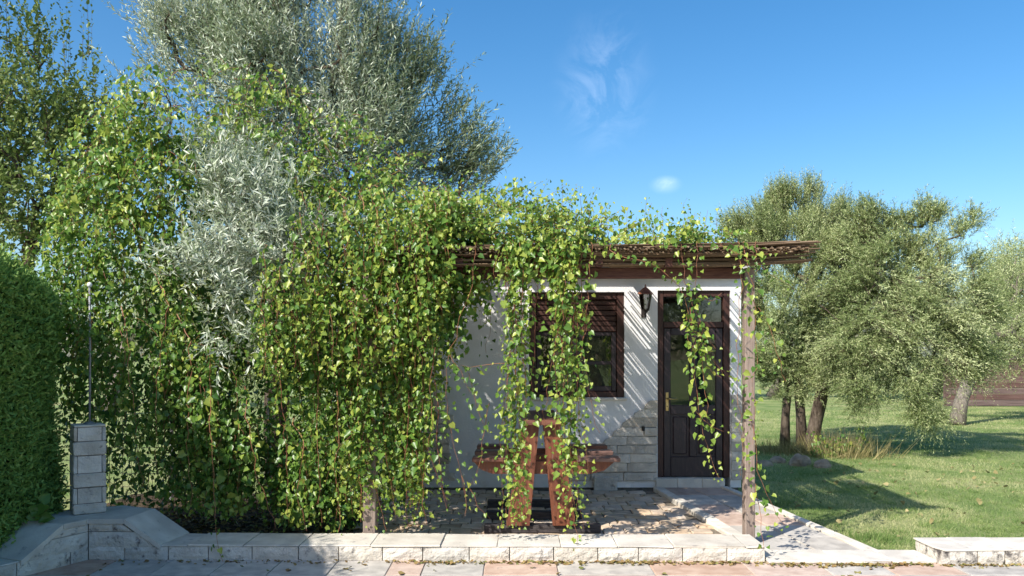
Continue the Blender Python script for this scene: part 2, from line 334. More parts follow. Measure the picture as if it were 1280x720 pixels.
# ================================================================== low stone walls
def frame(o, a):                 # local (s along, t inwards, z) to world
    a = Vector(a).normalized(); n = Vector((-a.y, a.x))
    return Matrix(((a.x, n.x, 0, o[0]), (a.y, n.y, 0, o[1]), (0, 0, 1, 0), (0, 0, 0, 1)))
def rough(mb, s0, s1, z0, z1, fr, t0=0., t1=.2, amp=.014, tl=0., tr=0.):   # split-faced block: a grid front with real relief; tl / tr slope its ends
    nx = max(3, int((s1 - s0) / .06)); nzv = 3; vs = []; fs = []
    for j in range(nzv + 1):
        for i in range(nx + 1):
            e = i in (0, nx) or j in (0, nzv)
            z = z0 + (z1 - z0) * j / nzv
            a = s0 + tl * j / nzv; b = s1 - tr * j / nzv
            vs.append((a + (b - a) * i / nx, t0 - (0 if e else rnd.uniform(.25, 1) * amp), z))
    for j in range(nzv):
        for i in range(nx):
            q = j * (nx + 1) + i; fs.append((q, q + 1, q + nx + 2, q + nx + 1))
    b = len(vs); vs += [(s0, t1, z0), (s1, t1, z0), (s1 - tr, t1, z1), (s0 + tl, t1, z1)]
    n1 = nx + 1; top = [nzv * n1 + i for i in range(nx + 1)]; bot = list(range(nx + 1))
    fs += [(b, b + 3, b + 2, b + 1), tuple(top + [b + 2, b + 3]), tuple(bot[::-1] + [b, b + 1])]
    fs += [tuple([j * n1 for j in range(nzv + 1)][::-1] + [b, b + 3][::1])[::1], tuple([j * n1 + nx for j in range(nzv + 1)] + [b + 2, b + 1])]
    return mb.add([fr @ Vector(v) for v in vs], fs)
FRONT = frame((-3.48, 6.90), (1, -.012))
ARM = Matrix(((-.40, -.917, 0, -3.48), (-.917, .40, 0, 6.90), (0, 0, 1, 0), (0, 0, 0, 1)))   # s runs towards the viewer, t to the left
wall = thing('low_stone_wall', (-.7, 7.1, ZP), 'long low wall of split pale limestone blocks with flat cap stones in front of the patio', 'wall')
wall_loc = Matrix.Translation((.7, -7.1, -ZP))
def wframe(fr): return wall_loc @ fr
FW, AW = wframe(FRONT), wframe(ARM)
ZT, ZB = .002, ZP
WL = (2.06 + 3.48)
MB().box(.02, WL - .02, .03, .44, ZB, ZT - .035, FW).build('wall_core', 'mortar', wall)
s = 0.
while s < WL - .05:
    n = min(rnd.choice((.30, .33, .36, .38)), WL - s)
    if WL - s - n < .12: n = WL - s
    rough(MB(), s + .004, s + n - .004, ZB, ZT - .014, FW).build('block', 'splitstone', wall); s += n
s = .52
while s < WL - .05:
    n = min(rnd.choice((.30, .46, .52, .58)), WL - s)
    if WL - s - n < .15: n = WL - s
    MB().cbox(s + .003, s + n - .003, -.006 + rnd.uniform(-.006, .004), .455, ZT - .013, ZT + rnd.uniform(-.003, .004), .005, FW, .0035).build('cap_stone', 'capstone', wall); s += n
# raised corner
Z1, Z2, Z3 = .105, .175, .215
rough(MB(), .004, .62, ZT - .03, Z1, FW, t1=.40, tr=.20).build('block', 'splitstone', wall)
rough(MB(), .004, .20, Z1 + .005, Z2, FW, t1=.40).build('block', 'splitstone', wall)
rough(MB(), .205, .36, Z1 + .005, Z2, FW, t1=.40, tr=.09).build('block', 'splitstone', wall)
def mirror_rough(s0, s1, z0, z1, **k):   # arm blocks: s grows to the left seen from the front, so build mirrored
    mb = rough(MB(), s0, s1, z0, z1, AW, **k); mb.f = [f[::-1] for f in mb.f]; return mb.build('block', 'splitstone', wall)
mirror_rough(.004, .16, ZB, ZT - .014); mirror_rough(.17, .62, ZB, ZT - .014); mirror_rough(.63, 1.0, ZB, ZT - .014); mirror_rough(1.01, 1.5, ZB, ZT - .014); mirror_rough(1.51, 2.0, ZB, ZT - .014)
mirror_rough(.004, .58, ZT - .03, Z1, t1=.40, tr=.20); mirror_rough(.004, .40, Z1 + .005, Z2, t1=.40, tr=.14)
def poly_w(pts): return [(p.x, p.y) for p in pts]
def prism_w(pts, zt, h, mt, c=.006):
    zt0 = zt
    m = MB().prism(poly_w(pts), zt0, h, c); m.v = [tuple(wall_loc @ Vector(v)) for v in m.v]; return m.build('cap_stone', mt, wall)
A = lambda s, t: (ARM @ Vector((s, t, 0))).xy
B = lambda s, t: (FRONT @ Vector((s, t, 0))).xy
O = B(0, 0)
prism_w([A(.04, -.018), B(.0, -.018), B(.30, -.018), B(.34, .46), B(0, .62), A(0, .62), A(.24, .46), A(.24, -.018)][::1], Z3, .040, 'capstone')
m = MB(); z0, z1 = Z3, ZT + .004           # sloped slabs
for (fr, s0, s1, flip) in ((FW, .305, .60, 0), (AW, .245, .60, 1)):
    v = [(s0, -.018, z0), (s1, -.018, z1), (s1 + .05 * (1 - flip), .46, z1), (s0 + .04, .46, z0)]
    vv = [Vector(p) for p in v] + [Vector(p) - Vector((0, 0, .042)) for p in v]
    fs = [(0, 1, 2, 3), (7, 6, 5, 4), (0, 4, 5, 1), (1, 5, 6, 2), (2, 6, 7, 3), (3, 7, 4, 0)]
    if flip: fs = [f[::-1] for f in fs]
    MB().add([fr @ p for p in vv], fs).build('sloped_slab', 'capstone', wall)
for s0, s1 in ((.605, 1.12), (1.125, 1.6), (1.605, 2.0)):
    mb = MB().cbox(s0, s1, -.006, .455, ZT - .013, ZT, .006, AW, .002); mb.f = [f[::-1] for f in mb.f]; mb.build('cap_stone', 'capstone', wall)
mb = MB().box(.03, .27, .03, .40, ZB, Z2 - .002, FW); mb.build('wall_core', 'mortar', wall)
mb = MB().box(.03, 1.98, .03, .42, ZB, ZT - .035, AW); mb.f = [f[::-1] for f in mb.f]; mb.build('wall_core', 'mortar', wall)
mb = MB().prism(poly_w([B(.0, .03), B(.27, .42), B(0, .58), A(0, .58), A(.22, .42), A(.22, .04)]), Z2 - .004, .30); mb.v = [tuple(wall_loc @ Vector(v)) for v in mb.v]; mb.build('wall_core', 'mortar', wall)

# kerb and the second wall on the right
kerb = thing('stone_kerb', (2.6, 6.95, ZP), 'low flat kerb of pale slabs between the long wall and the right hand wall', 'kerb')
for s0, s1 in ((2.07, 2.62), (2.625, 3.06), (3.065, 3.42)):
    MB().cbox(s0 - 2.6, s1 - 2.6, 6.76 - 6.95, 7.13 - 6.95, 0, .030, .008, jit=.003).build('kerb_slab', 'capstone', kerb)
rw = thing('low_stone_wall', (4.0, 6.9, ZP), 'short weathered low wall of dark stained white stone beside the lawn', 'wall')
RW = Matrix.Translation((-4.0, -6.9, -ZP)) @ frame((3.42, 6.72), (1, .0))
MB().box(.06, 1.6, .03, .44, ZB, ZT - .03, RW).build('wall_core', 'mortar', rw)
for s0, s1 in ((.02, .30), (.31, .52), (.53, .95), (.96, 1.3), (1.31, 1.6)): rough(MB(), s0, s1, ZB, ZT - .014, RW, t1=.44 if s0 < .1 else .2).build('block', 'stained', rw)
mb = MB().prism([(3.425, 6.84), (3.46, 6.71), (3.70, 6.714), (3.70, 7.17), (3.425, 7.17)], ZT, .013, .004); mb.v = [(x - 4.0, y - 6.9, z - ZP) for x, y, z in mb.v]; mb.build('cap_stone', 'capstone', rw)
for s0, s1 in ((.285, .62), (.625, 1.05), (1.055, 1.6)): MB().cbox(s0, s1, -.006, .455, ZT - .013, ZT, .004, RW, .002).build('cap_stone', 'capstone', rw)

# pillar with quoins on the raised corner
pil = thing('stone_pillar', (-3.63, 7.19, Z3), 'small square pillar of pale quoined stone standing on the raised wall corner', 'pillar'); pil.rotation_euler = (0, 0, math.radians(34))
MB().box(-.113, .113, -.113, .113, 0, .735, None).build('pillar_core', 'mortar', pil)
hs = [.09, .135, .12, .15, .12, .12]; z = 0
for k, h in enumerate(hs):
    if k % 2 == 0:
        MB().cbox(-.125, .125, -.125, -.005, z + .003, z + h - .003, .007, jit=.003).build('quoin', 'stone', pil)
        MB().cbox(-.125, .125, .0, .125, z + .003, z + h - .003, .007, jit=.003).build('quoin', 'stone', pil)
    else:
        rough(MB(), -.09, .09, z + .004, z + h - .004, Matrix.Identity(4), t0=-.117, t1=.09, amp=.008).build('infill_stone', 'stone', pil)
        for sx in (-1, 1):
            MB().cbox(-.125 if sx < 0 else .097, -.097 if sx < 0 else .125, -.125, .125, z + .003, z + h - .003, .006, jit=.003).build('quoin', 'stone', pil)
    z += h
MB().cbox(-.122, .122, -.122, .122, z + .001, z + .018, .005).build('top_slab', 'capstone', pil)
pl = thing('metal_pole', (-3.615, 7.19, Z3 + .755), 'thin grey metal pole with a white ball on top, rising from the stone pillar', 'pole')
MB().tube([(0, 0, 0), (0.004, 0, .6), (0, 0, 1.17)], .0095, 8).build('shaft', 'galv', pl, True)
MB().lathe([(.004, -.022), (.015, -.018), (.022, 0), (.016, .015), (.003, .022)], 12, (0, 0, 1.19)).build('ball', 'white_paint', pl, True)
MB().lathe([(.05, 0), (.05, .008), (.015, .02)], 10).build('base_plate', 'galv', pl)

# ================================================================== the house
HX0, HX1, HY0, HY1 = -1.18, 2.70, 9.90, 13.3
house = thing('white_cottage', (.76, HY0, 0), 'small white plastered cottage with patches of bare limestone at its foot', 'house')
HM = Matrix.Translation((-.76, -HY0, 0))
DX0, DX1, DZ0, DZ1 = 1.716, 2.574, .117, 2.323
WX0, WX1, WZ0, WZ1 = .20, 1.325, 1.06, 2.304
def holed(mb, x0, x1, z0, z1, y0, y1, holes):
    X = sorted({x0, x1, *[h[0] for h in holes], *[h[1] for h in holes]}); Z = sorted({z0, z1, *[h[2] for h in holes], *[h[3] for h in holes]})
    full = lambda i, j: 0 <= i < len(X) - 1 and 0 <= j < len(Z) - 1 and not any(h[0] <= (X[i] + X[i + 1]) / 2 <= h[1] and h[2] <= (Z[j] + Z[j + 1]) / 2 <= h[3] for h in holes)
    for i in range(len(X) - 1):
        for j in range(len(Z) - 1):
            if not full(i, j): continue
            a, b, c, d = X[i], X[i + 1], Z[j], Z[j + 1]
            q = [(a, y0, c), (b, y0, c), (b, y0, d), (a, y0, d), (a, y1, c), (b, y1, c), (b, y1, d), (a, y1, d)]
            fs = [(0, 1, 2, 3), (5, 4, 7, 6)]
            if not full(i - 1, j): fs.append((4, 0, 3, 7))
            if not full(i + 1, j): fs.append((1, 5, 6, 2))
            if not full(i, j - 1): fs.append((4, 5, 1, 0))
            if not full(i, j + 1): fs.append((3, 2, 6, 7))
            mb.add([HM @ Vector(v) for v in q], fs)
    return mb
W = holed(MB(), HX0, HX1, .085, 2.56, HY0, HY0 + .28, [(DX0, DX1, .0, DZ1), (WX0, WX1, WZ0, WZ1)])
W.box(HX0, HX0 + .28, HY0 + .28, HY1, .085, 2.56, HM); W.box(HX1 - .28, HX1, HY0 + .28, HY1, .085, 2.56, HM); W.box(HX0 + .28, HX1 - .28, HY1 - .28, HY1, .085, 2.56, HM)
W.build('wall', 'plaster', house)
MB().box(HX0 + .025, DX0 - .003, HY0 + .03, HY1 - .03, ZG - .02, .084, HM).box(DX1 + .003, HX1 - .025, HY0 + .03, HY1 - .03, ZG - .02, .084, HM).build('plinth', 'mortar', house)
MB().box(HX0 + .28, HX1 - .28, HY0 + .285, HY1 - .285, .087, .11, HM).build('floor', 'room', house)
rf = MB().cbox(HX0 - .12, HX1 + .10, HY0 - .02, HY1 + .15, 2.562, 2.68, .01, HM).build('roof', 'concrete', house)
# threshold stones
for k, (a, b) in enumerate(((1.69, 1.94), (1.943, 2.23), (2.233, 2.50))):
    MB().cbox(a, b, HY0 - .05, HY0 + .27, -.04, DZ0 - .002, .006, HM, .002).build('threshold_stone', 'capstone', house)
# bare stones: rows of blocks proud of the plaster
def zof(py): return CH + (HY - py) * HY0 / F
def xof(px): return (px - 640) * HY0 / F
rows_r = [(500, 511, 805), (511, 522, 791), (522, 533.5, 777), (533.5, 545, 765), (545, 556, 753), (556, 567, 741), (567, 578.5, 728), (578.5, 590, 714), (590, 601, 708)]
for k, (t, b, l) in enumerate(rows_r):
    x = xof(l); xe = DX0 - .006; first = True
    while x < xe - .01:
        n = rnd.uniform(.20, .42); n = xe - x if xe - x - n < .14 else n
        z0, z1 = zof(b) + .003, zof(t) - .003; pr = rnd.uniform(.030, .055)
        if first and k < 6:      # the broken edge of the plaster: a slanting first stone
            c = min(.11, n * .5)
            pts = [(x, z0), (x + n - .003, z0), (x + n - .003, z1), (x + c, z1), (x + .02, z0 + .05)]
            vs = [Vector((p[0], HY0 - pr, p[1])) for p in pts] + [Vector((p[0], HY0 + .05, p[1])) for p in pts]; q = len(pts)
            MB().add([HM @ v for v in vs], [tuple(range(q)), tuple(range(q, 2 * q))[::-1]] + [(i, q + i, q + (i + 1) % q, (i + 1) % q) for i in range(q)]).build('bare_stone', 'stone', house)
        else:
            MB().cbox(x + .003, x + n - .003, HY0 - pr, HY0 + .05, z0, z1, .008, HM, .005).build('bare_stone', 'stone', house)
        x += n; first = False
MB().cbox(xof(742), xof(771), HY0 - .075, HY0 + .02, -.03, .135, .008, HM, .003).build('foot_stone', 'stone', house)
rows_l = [(462, 473, 541), (473, 484, 545), (484, 495, 549), (495, 506.5, 556), (506.5, 518, 563), (518, 530, 566), (530, 542, 565), (542, 554, 562), (554, 566, 561), (566, 578, 562), (578, 590, 564), (590, 601, 570)]
for k, (t, b, r) in enumerate(rows_l):
    x = HX0 - .02; xe = xof(r) + rnd.uniform(-.02, .02)
    while x < xe - .01:
        n = rnd.uniform(.18, .34); n = xe - x if xe - x - n < .13 else n
        MB().cbox(x + .002, x + n - .002, HY0 - rnd.uniform(.030, .05), HY0 + .05, zof(b) + .003, zof(t) - .003, .008, HM, .005).build('bare_stone', 'stone', house); x += n
for k in range(9):
    z0 = .09 + k * .112; MB().cbox(DX1 + .008, HX1 + .012, HY0 - rnd.uniform(.018, .026), HY0 + .05, z0 + .002, z0 + .110, .005, HM, .003).build('bare_stone', 'stone', house)
MB().lathe([(.018, 0), (.018, .05), (.010, .055)], 8, HM @ Vector((xof(803), HY0 - .06, zof(538)))).build('vent_stub', 'iron', house)

# window
win = MB(); y0 = HY0 + .035
def bar(mb, x0, x1, z0, z1, ya, yb, c=.006): return mb.cbox(x0, x1, ya, yb, z0, z1, c, HM)
bar(win, WX0, WX0 + .085, WZ0, WZ1, y0, y0 + .12); bar(win, WX1 - .085, WX1, WZ0, WZ1, y0, y0 + .12)
bar(win, WX0 + .086, WX1 - .086, WZ1 - .085, WZ1, y0 + .002, y0 + .12); bar(win, WX0 + .086, WX1 - .086, WZ0, WZ0 + .07, y0 + .002, y0 + .12)
win = win.build('window', 'wood_frame', house)
tr = MB(); bar(tr, WX0 + .087, WX1 - .087, 1.84, 1.90, y0 + .004, y0 + .12); tr.build('transom', 'wood_frame', win)
for k in range(5):
    sl = MB(); bar(sl, WX0 + .088, WX1 - .088, 1.905 + k * .063, 1.905 + k * .063 + .055, y0 + .035 + .006 * (k % 2), y0 + .07); sl.build('shutter_slat', 'wood_frame', win)
xm = (WX0 + WX1) / 2 + .02
for (a, b) in ((WX0 + .088, xm - .002), (xm + .002, WX1 - .088)):
    sm = MB(); z0, z1 = WZ0 + .073, 1.838
    bar(sm, a, a + .058, z0, z1, y0 + .02, y0 + .075); bar(sm, b - .058, b, z0, z1, y0 + .02, y0 + .075)
    bar(sm, a + .059, b - .059, z0, z0 + .06, y0 + .022, y0 + .075); bar(sm, a + .059, b - .059, z1 - .05, z1, y0 + .022, y0 + .075)
    zm = (z0 + z1) / 2 - .02; bar(sm, a + .059, b - .059, zm - .022, zm + .022, y0 + .024, y0 + .073)
    sm.build('sash', 'wood_dark', win)
    for (c, d) in ((z0 + .058, zm - .021), (zm + .021, z1 - .049)):
        MB().box(a + .057, b - .057, y0 + .045, y0 + .051, c, d, HM).build('pane', 'glass', win)
MB().cbox(WX0 - .04, WX1 + .03, HY0 - .045, HY0 + .034, WZ0 - .032, WZ0 - .002, .005, HM).build('sill', 'capstone', win)
# bluish strings standing in for reeds and sky reflected in the panes
cu = MB(); xx = WX0 + .1
while xx < WX1 - .1:
    cu.tube([HM @ Vector((xx, y0 + .22, 1.83)), HM @ Vector((xx + rnd.uniform(-.004, .004), y0 + .22, 1.83 - rnd.uniform(.20, .26)))], .005, 4); xx += .017
cu.build('reflection_fringe', 'curtain', win)

# door
y0 = HY0 + .03
df = MB(); bar(df, DX0 + .001, DX0 + .075, DZ0, DZ1, y0, y0 + .12); bar(df, DX1 - .075, DX1 - .001, DZ0, DZ1, y0, y0 + .12); bar(df, DX0 + .076, DX1 - .076, DZ1 - .075, DZ1 - .001, y0 + .002, y0 + .12)
door = df.build('door', 'wood_frame', house)
tb = MB(); bar(tb, DX0 + .077, DX1 - .077, 1.885, 1.955, y0 + .004, y0 + .115); tb.build('transom', 'wood_frame', door)
MB().box(DX0 + .075, DX1 - .075, y0 + .06, y0 + .066, 1.954, DZ1 - .074, HM).build('pane', 'glass', door)
lf = MB(); a, b = DX0 + .079, DX1 - .079; z0, z1 = DZ0 + .004, 1.881
bar(lf, a, a + .085, z0, z1, y0 + .012, y0 + .06, .008); bar(lf, b - .085, b, z0, z1, y0 + .012, y0 + .06, .008)
zk, zl, zmid = z0 + .235, .86, .97
xm = (a + b) / 2
bar(lf, a + .0855, b - .0855, z0, zk, y0 + .014, y0 + .058); bar(lf, a + .0855, b - .0855, zl, zmid, y0 + .014, y0 + .058); bar(lf, a + .0855, b - .0855, z1 - .085, z1, y0 + .014, y0 + .058)
bar(lf, xm - .042, xm + .042, zk + .0005, zl - .0005, y0 + .014, y0 + .058); bar(lf, xm - .042, xm + .042, zmid + .0005, z1 - .0855, y0 + .014, y0 + .058)
lf.build('door_leaf', 'wood_dark', door)
for (c, d) in ((a + .085, xm - .042), (xm + .042, b - .085)):
    MB().box(c - .002, d + .002, y0 + .034, y0 + .040, zmid - .002, z1 - .083, HM).build('pane', 'glass', door)
    pn = MB(); pn.box(c - .002, d + .002, y0 + .040, y0 + .050, zk - .002, zl + .002, HM); pn.cbox(c + .03, d - .03, y0 + .026, y0 + .0395, zk + .03, zl - .03, .010, HM); pn.build('panel', 'wood_dark', door)
hp = MB().cbox(a + .022, a + .058, y0 + .004, y0 + .0115, .90, 1.12, .003, HM).build('handle_plate', 'brass', door)
MB().tube([HM @ Vector(p) for p in ((a + .04, y0 + .006, 1.045), (a + .04, y0 - .045, 1.045), (a + .06, y0 - .05, 1.045), (a + .15, y0 - .048, 1.042))], .009, 8).build('lever', 'brass', door, True)
MB().tube([HM @ Vector((a + .04, y0 + .0035, .955)), HM @ Vector((a + .04, y0 + .001, .955))], .007, 8).build('keyhole', 'iron', door)

# lantern on the wall
ln = thing('wall_lantern', (xof(804), HY0 - .16, zof(378)), 'old iron wall lantern with a rusty pointed hood, between window and door', 'lantern'); ln.scale = (.82, 1, .86)
MB().lathe([(.118, .098), (.112, .108), (.07, .150), (.03, .185), (.012, .20), (.008, .225), (.001, .235)], 6).build('hood', 'copper', ln)
MB().lathe([(.045, -.13), (.058, -.115), (.05, -.105)], 6).lathe([(.004, -.22), (.014, -.20), (.010, -.17), (.022, -.15), (.040, -.1305)], 8).build('bottom_cup', 'iron', ln)
for k in range(6):
    t = 2 * math.pi * k / 6; t2 = 2 * math.pi * (k + 1) / 6
    p0 = Vector((.052 * math.cos(t), .052 * math.sin(t), -.108)); p1 = Vector((.088 * math.cos(t), .088 * math.sin(t), .097)); q0 = Vector((.052 * math.cos(t2), .052 * math.sin(t2), -.108)); q1 = Vector((.088 * math.cos(t2), .088 * math.sin(t2), .097))
    MB().tube([p0, p1], .006, 4).build('bar', 'iron', ln)
    c = (p0 + p1 + q0 + q1) / 4; pts = [c + (p - c) * .93 for p in (p0, q0, q1, p1)]; nn = (pts[1] - pts[0]).cross(pts[3] - pts[0]).normalized() * .002
    MB().add([p - nn for p in pts] + [p + nn for p in pts], [(3, 2, 1, 0), (4, 5, 6, 7), (0, 1, 5, 4), (1, 2, 6, 5), (2, 3, 7, 6), (3, 0, 4, 7)]).build('pane', 'lamp_glass', ln)
MB().lathe([(.012, -.10), (.014, -.04), (.026, -.01), (.026, .03), (.012, .055)], 8).build('bulb', 'white_paint', ln, True)
MB().tube([(0, .155, -.15), (0, .10, -.20), (0, .03, -.205), (0, 0, -.19)], .009, 6).box(-.03, .03, .145, .159, -.21, -.04).tube([(0, .155, -.06), (0, .10, -.02), (0, .06, -.05)], .006, 5).build('bracket', 'iron', ln)

# ================================================================== pergola
YF = 7.42
per = thing('pergola', (.5, YF, ZG), 'dark brown pergola with a roof of dry reeds sheltering the cottage front', 'pergola')
PM = Matrix.Translation((-.5, -YF, -ZG))
def pz(y): return 2.335 + (y - YF) * (2.50 - 2.335) / (9.86 - YF)          # underside of the reed roof
px0 = 2.09
MB().cbox(px0 - .045, px0 + .045, YF - .05, YF + .05, ZG, 2.325, .008, PM, .003).build('post', 'post', per)
MB().cbox(-1.25 - .058, -1.25 + .058, YF - .058, YF + .058, ZG, 2.325, .008, PM, .003).build('post', 'post', per)
MB().cbox(-1.36, 2.03, YF - .045, YF + .045, 2.235, 2.325, .006, PM, .002).build('front_beam', 'beam', per)
MB().cbox(-1.15, 2.68, HY0 - .085, HY0 - .003, 2.47, 2.555, .006, PM, .002).build('wall_beam', 'beam', per)
for x in (-1.05, -.45, .15, .75, 1.35, 1.97):
    m = MB(); vs = []
    for y in (YF - .20, HY0 - .088):
        for (dx, dz) in ((-.03, -.005), (.03, -.005), (.03, .07), (-.03, .07)): vs.append(PM @ Vector((x + dx, y, pz(y) + dz)))
    m.add(vs, [(0, 1, 2, 3), (7, 6, 5, 4), (0, 4, 5, 1), (1, 5, 6, 2), (2, 6, 7, 3), (3, 7, 4, 0)]); m.build('rafter', 'beam', per)
for y in (YF - .16, YF - .02, YF + .5, YF + 1.1, YF + 1.7):
    MB().tube([PM @ Vector((-1.38 + 3.58 * k / 8, y + rnd.uniform(-.01, .01), pz(y) + .092 + rnd.uniform(-.006, .006))) for k in range(9)], .017, 6).build('lath', 'beam', per)
# reed mats: canes laid front to back, gaps let streaks of sun through
rd = MB(); x = -1.40
while x < 2.50:
    r = rnd.uniform(.005, .0105); gap = rnd.random()
    y1 = YF - .30 + rnd.uniform(-.05, .10); y2 = HY0 - .30 + rnd.uniform(-.55, .05) if gap < .55 else HY0 - .26
    k = rnd.uniform(-.03, .03); zz = rnd.uniform(0, .012)
    rd.tube([PM @ Vector((x, y1, pz(y1) + .118 + zz + rnd.uniform(-.012, .008))), PM @ Vector((x + k * .5, (y1 + y2) / 2, pz((y1 + y2) / 2) + .118 + zz)), PM @ Vector((x + k, y2, pz(y2) + .118 + zz))], r, 4, rnd.random())
    x += 2 * r * (.80 if rnd.random() < .74 else rnd.uniform(1.3, 3.2))
x = -1.40
while x < 2.50:
    r = rnd.uniform(.006, .011); y1 = YF - .33 + rnd.uniform(-.05, .07); y2 = HY0 - rnd.choice((.6, .75, .9, 1.05))
    rd.tube([PM @ Vector((x, y1, pz(y1) + .145 + rnd.uniform(-.01, .015))), PM @ Vector((x + rnd.uniform(-.04, .04), y2, pz(y2) + .142))], r, 4, rnd.random())
    x += 2 * r * (.95 if rnd.random() < .85 else rnd.uniform(1.2, 2.6))
x = -1.15
while x < 2.6:
    r = .006; rd.tube([PM @ Vector((x, HY0 - .20, pz(HY0 - .2) + .115)), PM @ Vector((x + .01, HY0 + .01, pz(HY0) + .10 + .085))], r, 4, rnd.random()); x += .0118
rd = rd.build('reed_mat', 'reed', per); rd['kind'] = 'stuff'
rb = MB()                                # canes along the front edge, running out past the post
for k in range(190):
    y = YF - .30 + abs(rnd.gauss(0, .11)); a = rnd.uniform(-1.45, 1.6); ln_ = rnd.uniform(.7, 1.9); b = min(a + ln_, 2.45 + rnd.uniform(-.25, .17))
    if k < 80: b = 2.34 + rnd.uniform(-.2, .30); a = b - rnd.uniform(.7, 1.5)
    up = lambda q: max(0, q - 1.9) * .06
    zz = rnd.choice((.10, .13, .160, .165, .02, .05, .165)) + rnd.uniform(-.012, .012)
    if zz < .09: y = YF - .16 + rnd.uniform(-.05, .05)
    m_ = (a + b) / 2
    rb.tube([PM @ Vector((q, y + rnd.uniform(-.012, .012), 2.318 + zz + up(q) + rnd.uniform(-.008, .008))) for q in (a, m_, b)], rnd.uniform(.004, .0085), 4, rnd.random() * .7)
rb = rb.build('edge_canes', 'reed', per); rb['kind'] = 'stuff'

# ================================================================== picnic table
T = thing('picnic_table', (.24, 8.35, -.075), 'red brown picnic table seen end on, with splayed legs and bench ends either side', 'table')
def tz(y): return zpat(0, y) + .075
fy = (-.47, .07, .60)
for k, y in enumerate(fy):
    zf = tz(y + 8.35)
    MB().cbox(-.50, .46 + .13 * (k == 0), y - .055, y + .055, zf, zf + .075, .006).build('foot', 'table_old', T)
    cbz = .640
    vs = [(-.60, cbz), (.72, cbz), (.64 - .02, cbz - .085), (.50, cbz - .115), (-.42, cbz - .115), (-.53, cbz - .075)]
    vs = vs[::-1]; q = len(vs)
    MB().add([(x, y - .04, z) for x, z in vs] + [(x, y + .04, z) for x, z in vs], [tuple(range(q))[::-1], tuple(range(q, 2 * q))] + [(i, (i + 1) % q, q + (i + 1) % q, q + i) for i in range(q)]).build('cross_beam', 'table', T)
    MB().cbox(-.61, -.28, y - .11, y + .10, cbz + .002, cbz + .042, .007).build('seat_board', 'seat', T)
    MB().cbox(.36, .765, y - .11, y + .10, cbz + .002, cbz + .042, .007).build('seat_board', 'seat', T)
    if k == 1: continue
    for sx in (-1, 1):
        o_, w_ = (.215, .215) if k == 0 else (.19, .11)
        ob = o_; ot = .095
        vb = [(sx * (ob - w_ / 2), zf + .077), (sx * (ob + w_ / 2), zf + .077), (sx * (ot + .085) if k == 0 else sx * (ot + .05), .985), (sx * (ot - .078) if k == 0 else sx * (ot - .05), .985)]
        vb = [(x + .03, z) for x, z in vb]
        if sx < 0: vb = vb[::-1]
        yo = y - .088
        if k == 0:
            for bz in (.555, .60): MB().tube([(sx * .155 + .03, yo - .006, bz), (sx * .155 + .03, yo + .004, bz)], .011, 8).build('bolt', 'iron', T)
        MB().add([(x, yo, z) for x, z in vb] + [(x, yo + .046, z) for x, z in vb], [(0, 1, 2, 3), (7, 6, 5, 4), (0, 4, 5, 1), (1, 5, 6, 2), (2, 6, 7, 3), (3, 7, 4, 0)]).build('leg', 'table', T)
for k in range(2):
    MB().cbox(-.16 + k * .191, .029 + k * .191, -.66, .80, .987, 1.035, .008, jit=.002).build('top_board', 'seat', T)

# ================================================================== foliage builders
def strand(p0, length, dirv=(0, 0, -1), wander=.35, sag=.25, step=.05):
    p = np.array(p0, float); d = np.array(dirv, float); pts = [p.copy()]; n = max(2, int(length / step))
    for i in range(n):
        d = d + rng.normal(0, wander * .16, 3) + np.array((0, 0, -1)) * sag
        d = d / np.linalg.norm(d); p = p + d * step; pts.append(p.copy())
    return np.array(pts)
def path_strand(pts, jit=.012, step=.045):
    pts = [np.array(p, float) for p in pts]; out = []
    for a, b in zip(pts[:-1], pts[1:]):
        k = max(1, int(np.linalg.norm(b - a) / step))
        for i in range(k): out.append(a + (b - a) * i / k)
    out.append(pts[-1]); out = np.array(out); k = np.ones(5) / 5
    if len(out) > 8:
        pad = np.pad(out, ((2, 2), (0, 0)), mode='edge'); out = np.stack([np.convolve(pad[:, c], k, 'valid') for c in range(3)], 1)
    out[1:] += rng.normal(0, jit, out[1:].shape) * np.array([1, .7, .3]); return out
def vine_leaves_on(pl, spacing, size, face=(-.5, -.8, .5), spread=.68, keep=1., tone0=.5):
    seg = np.linalg.norm(np.diff(pl, axis=0), axis=1); cum = np.concatenate([[0], np.cumsum(seg)]); tot = cum[-1]
    spacing = spacing * .64; s = np.arange(.02, tot, spacing); s = s + rng.uniform(-.4, .4, len(s)) * spacing; s = np.clip(s[rng.random(len(s)) < keep], 0, tot)
    if not len(s): return None
    p = np.stack([np.interp(s, cum, pl[:, c]) for c in range(3)], 1)
    side = np.where(np.arange(len(s)) % 2, 1, -1) + rng.normal(0, .4, len(s)); off = np.stack([side * .030, rng.normal(-.015, .022, len(s)), rng.normal(-.005, .012, len(s))], 1) * (size / .05)
    nrm = np.array(face)[None] + rng.normal(0, spread, (len(s), 3)) + np.stack([side * .25, 0 * side, 0 * side], 1)
    tip = np.array((0, -.15, -1.))[None] + rng.normal(0, .38, (len(s), 3)) + np.stack([side * .5, 0 * side, 0 * side], 1)
    end = s / tot
    sz = .70 * size * np.clip(rng.lognormal(0, .32, len(s)), .4, 1.8) * (1 - .35 * np.clip((end - .75) * 4, 0, 1))
    tone = np.clip(tone0 + rng.normal(0, .21, len(s)) + .22 * np.clip((end - .7) * 3, 0, 1), 0, 1)
    tone = np.where(rng.random(len(s)) < .03, 1., tone)
    return p + off, nrm, tip, sz, tone
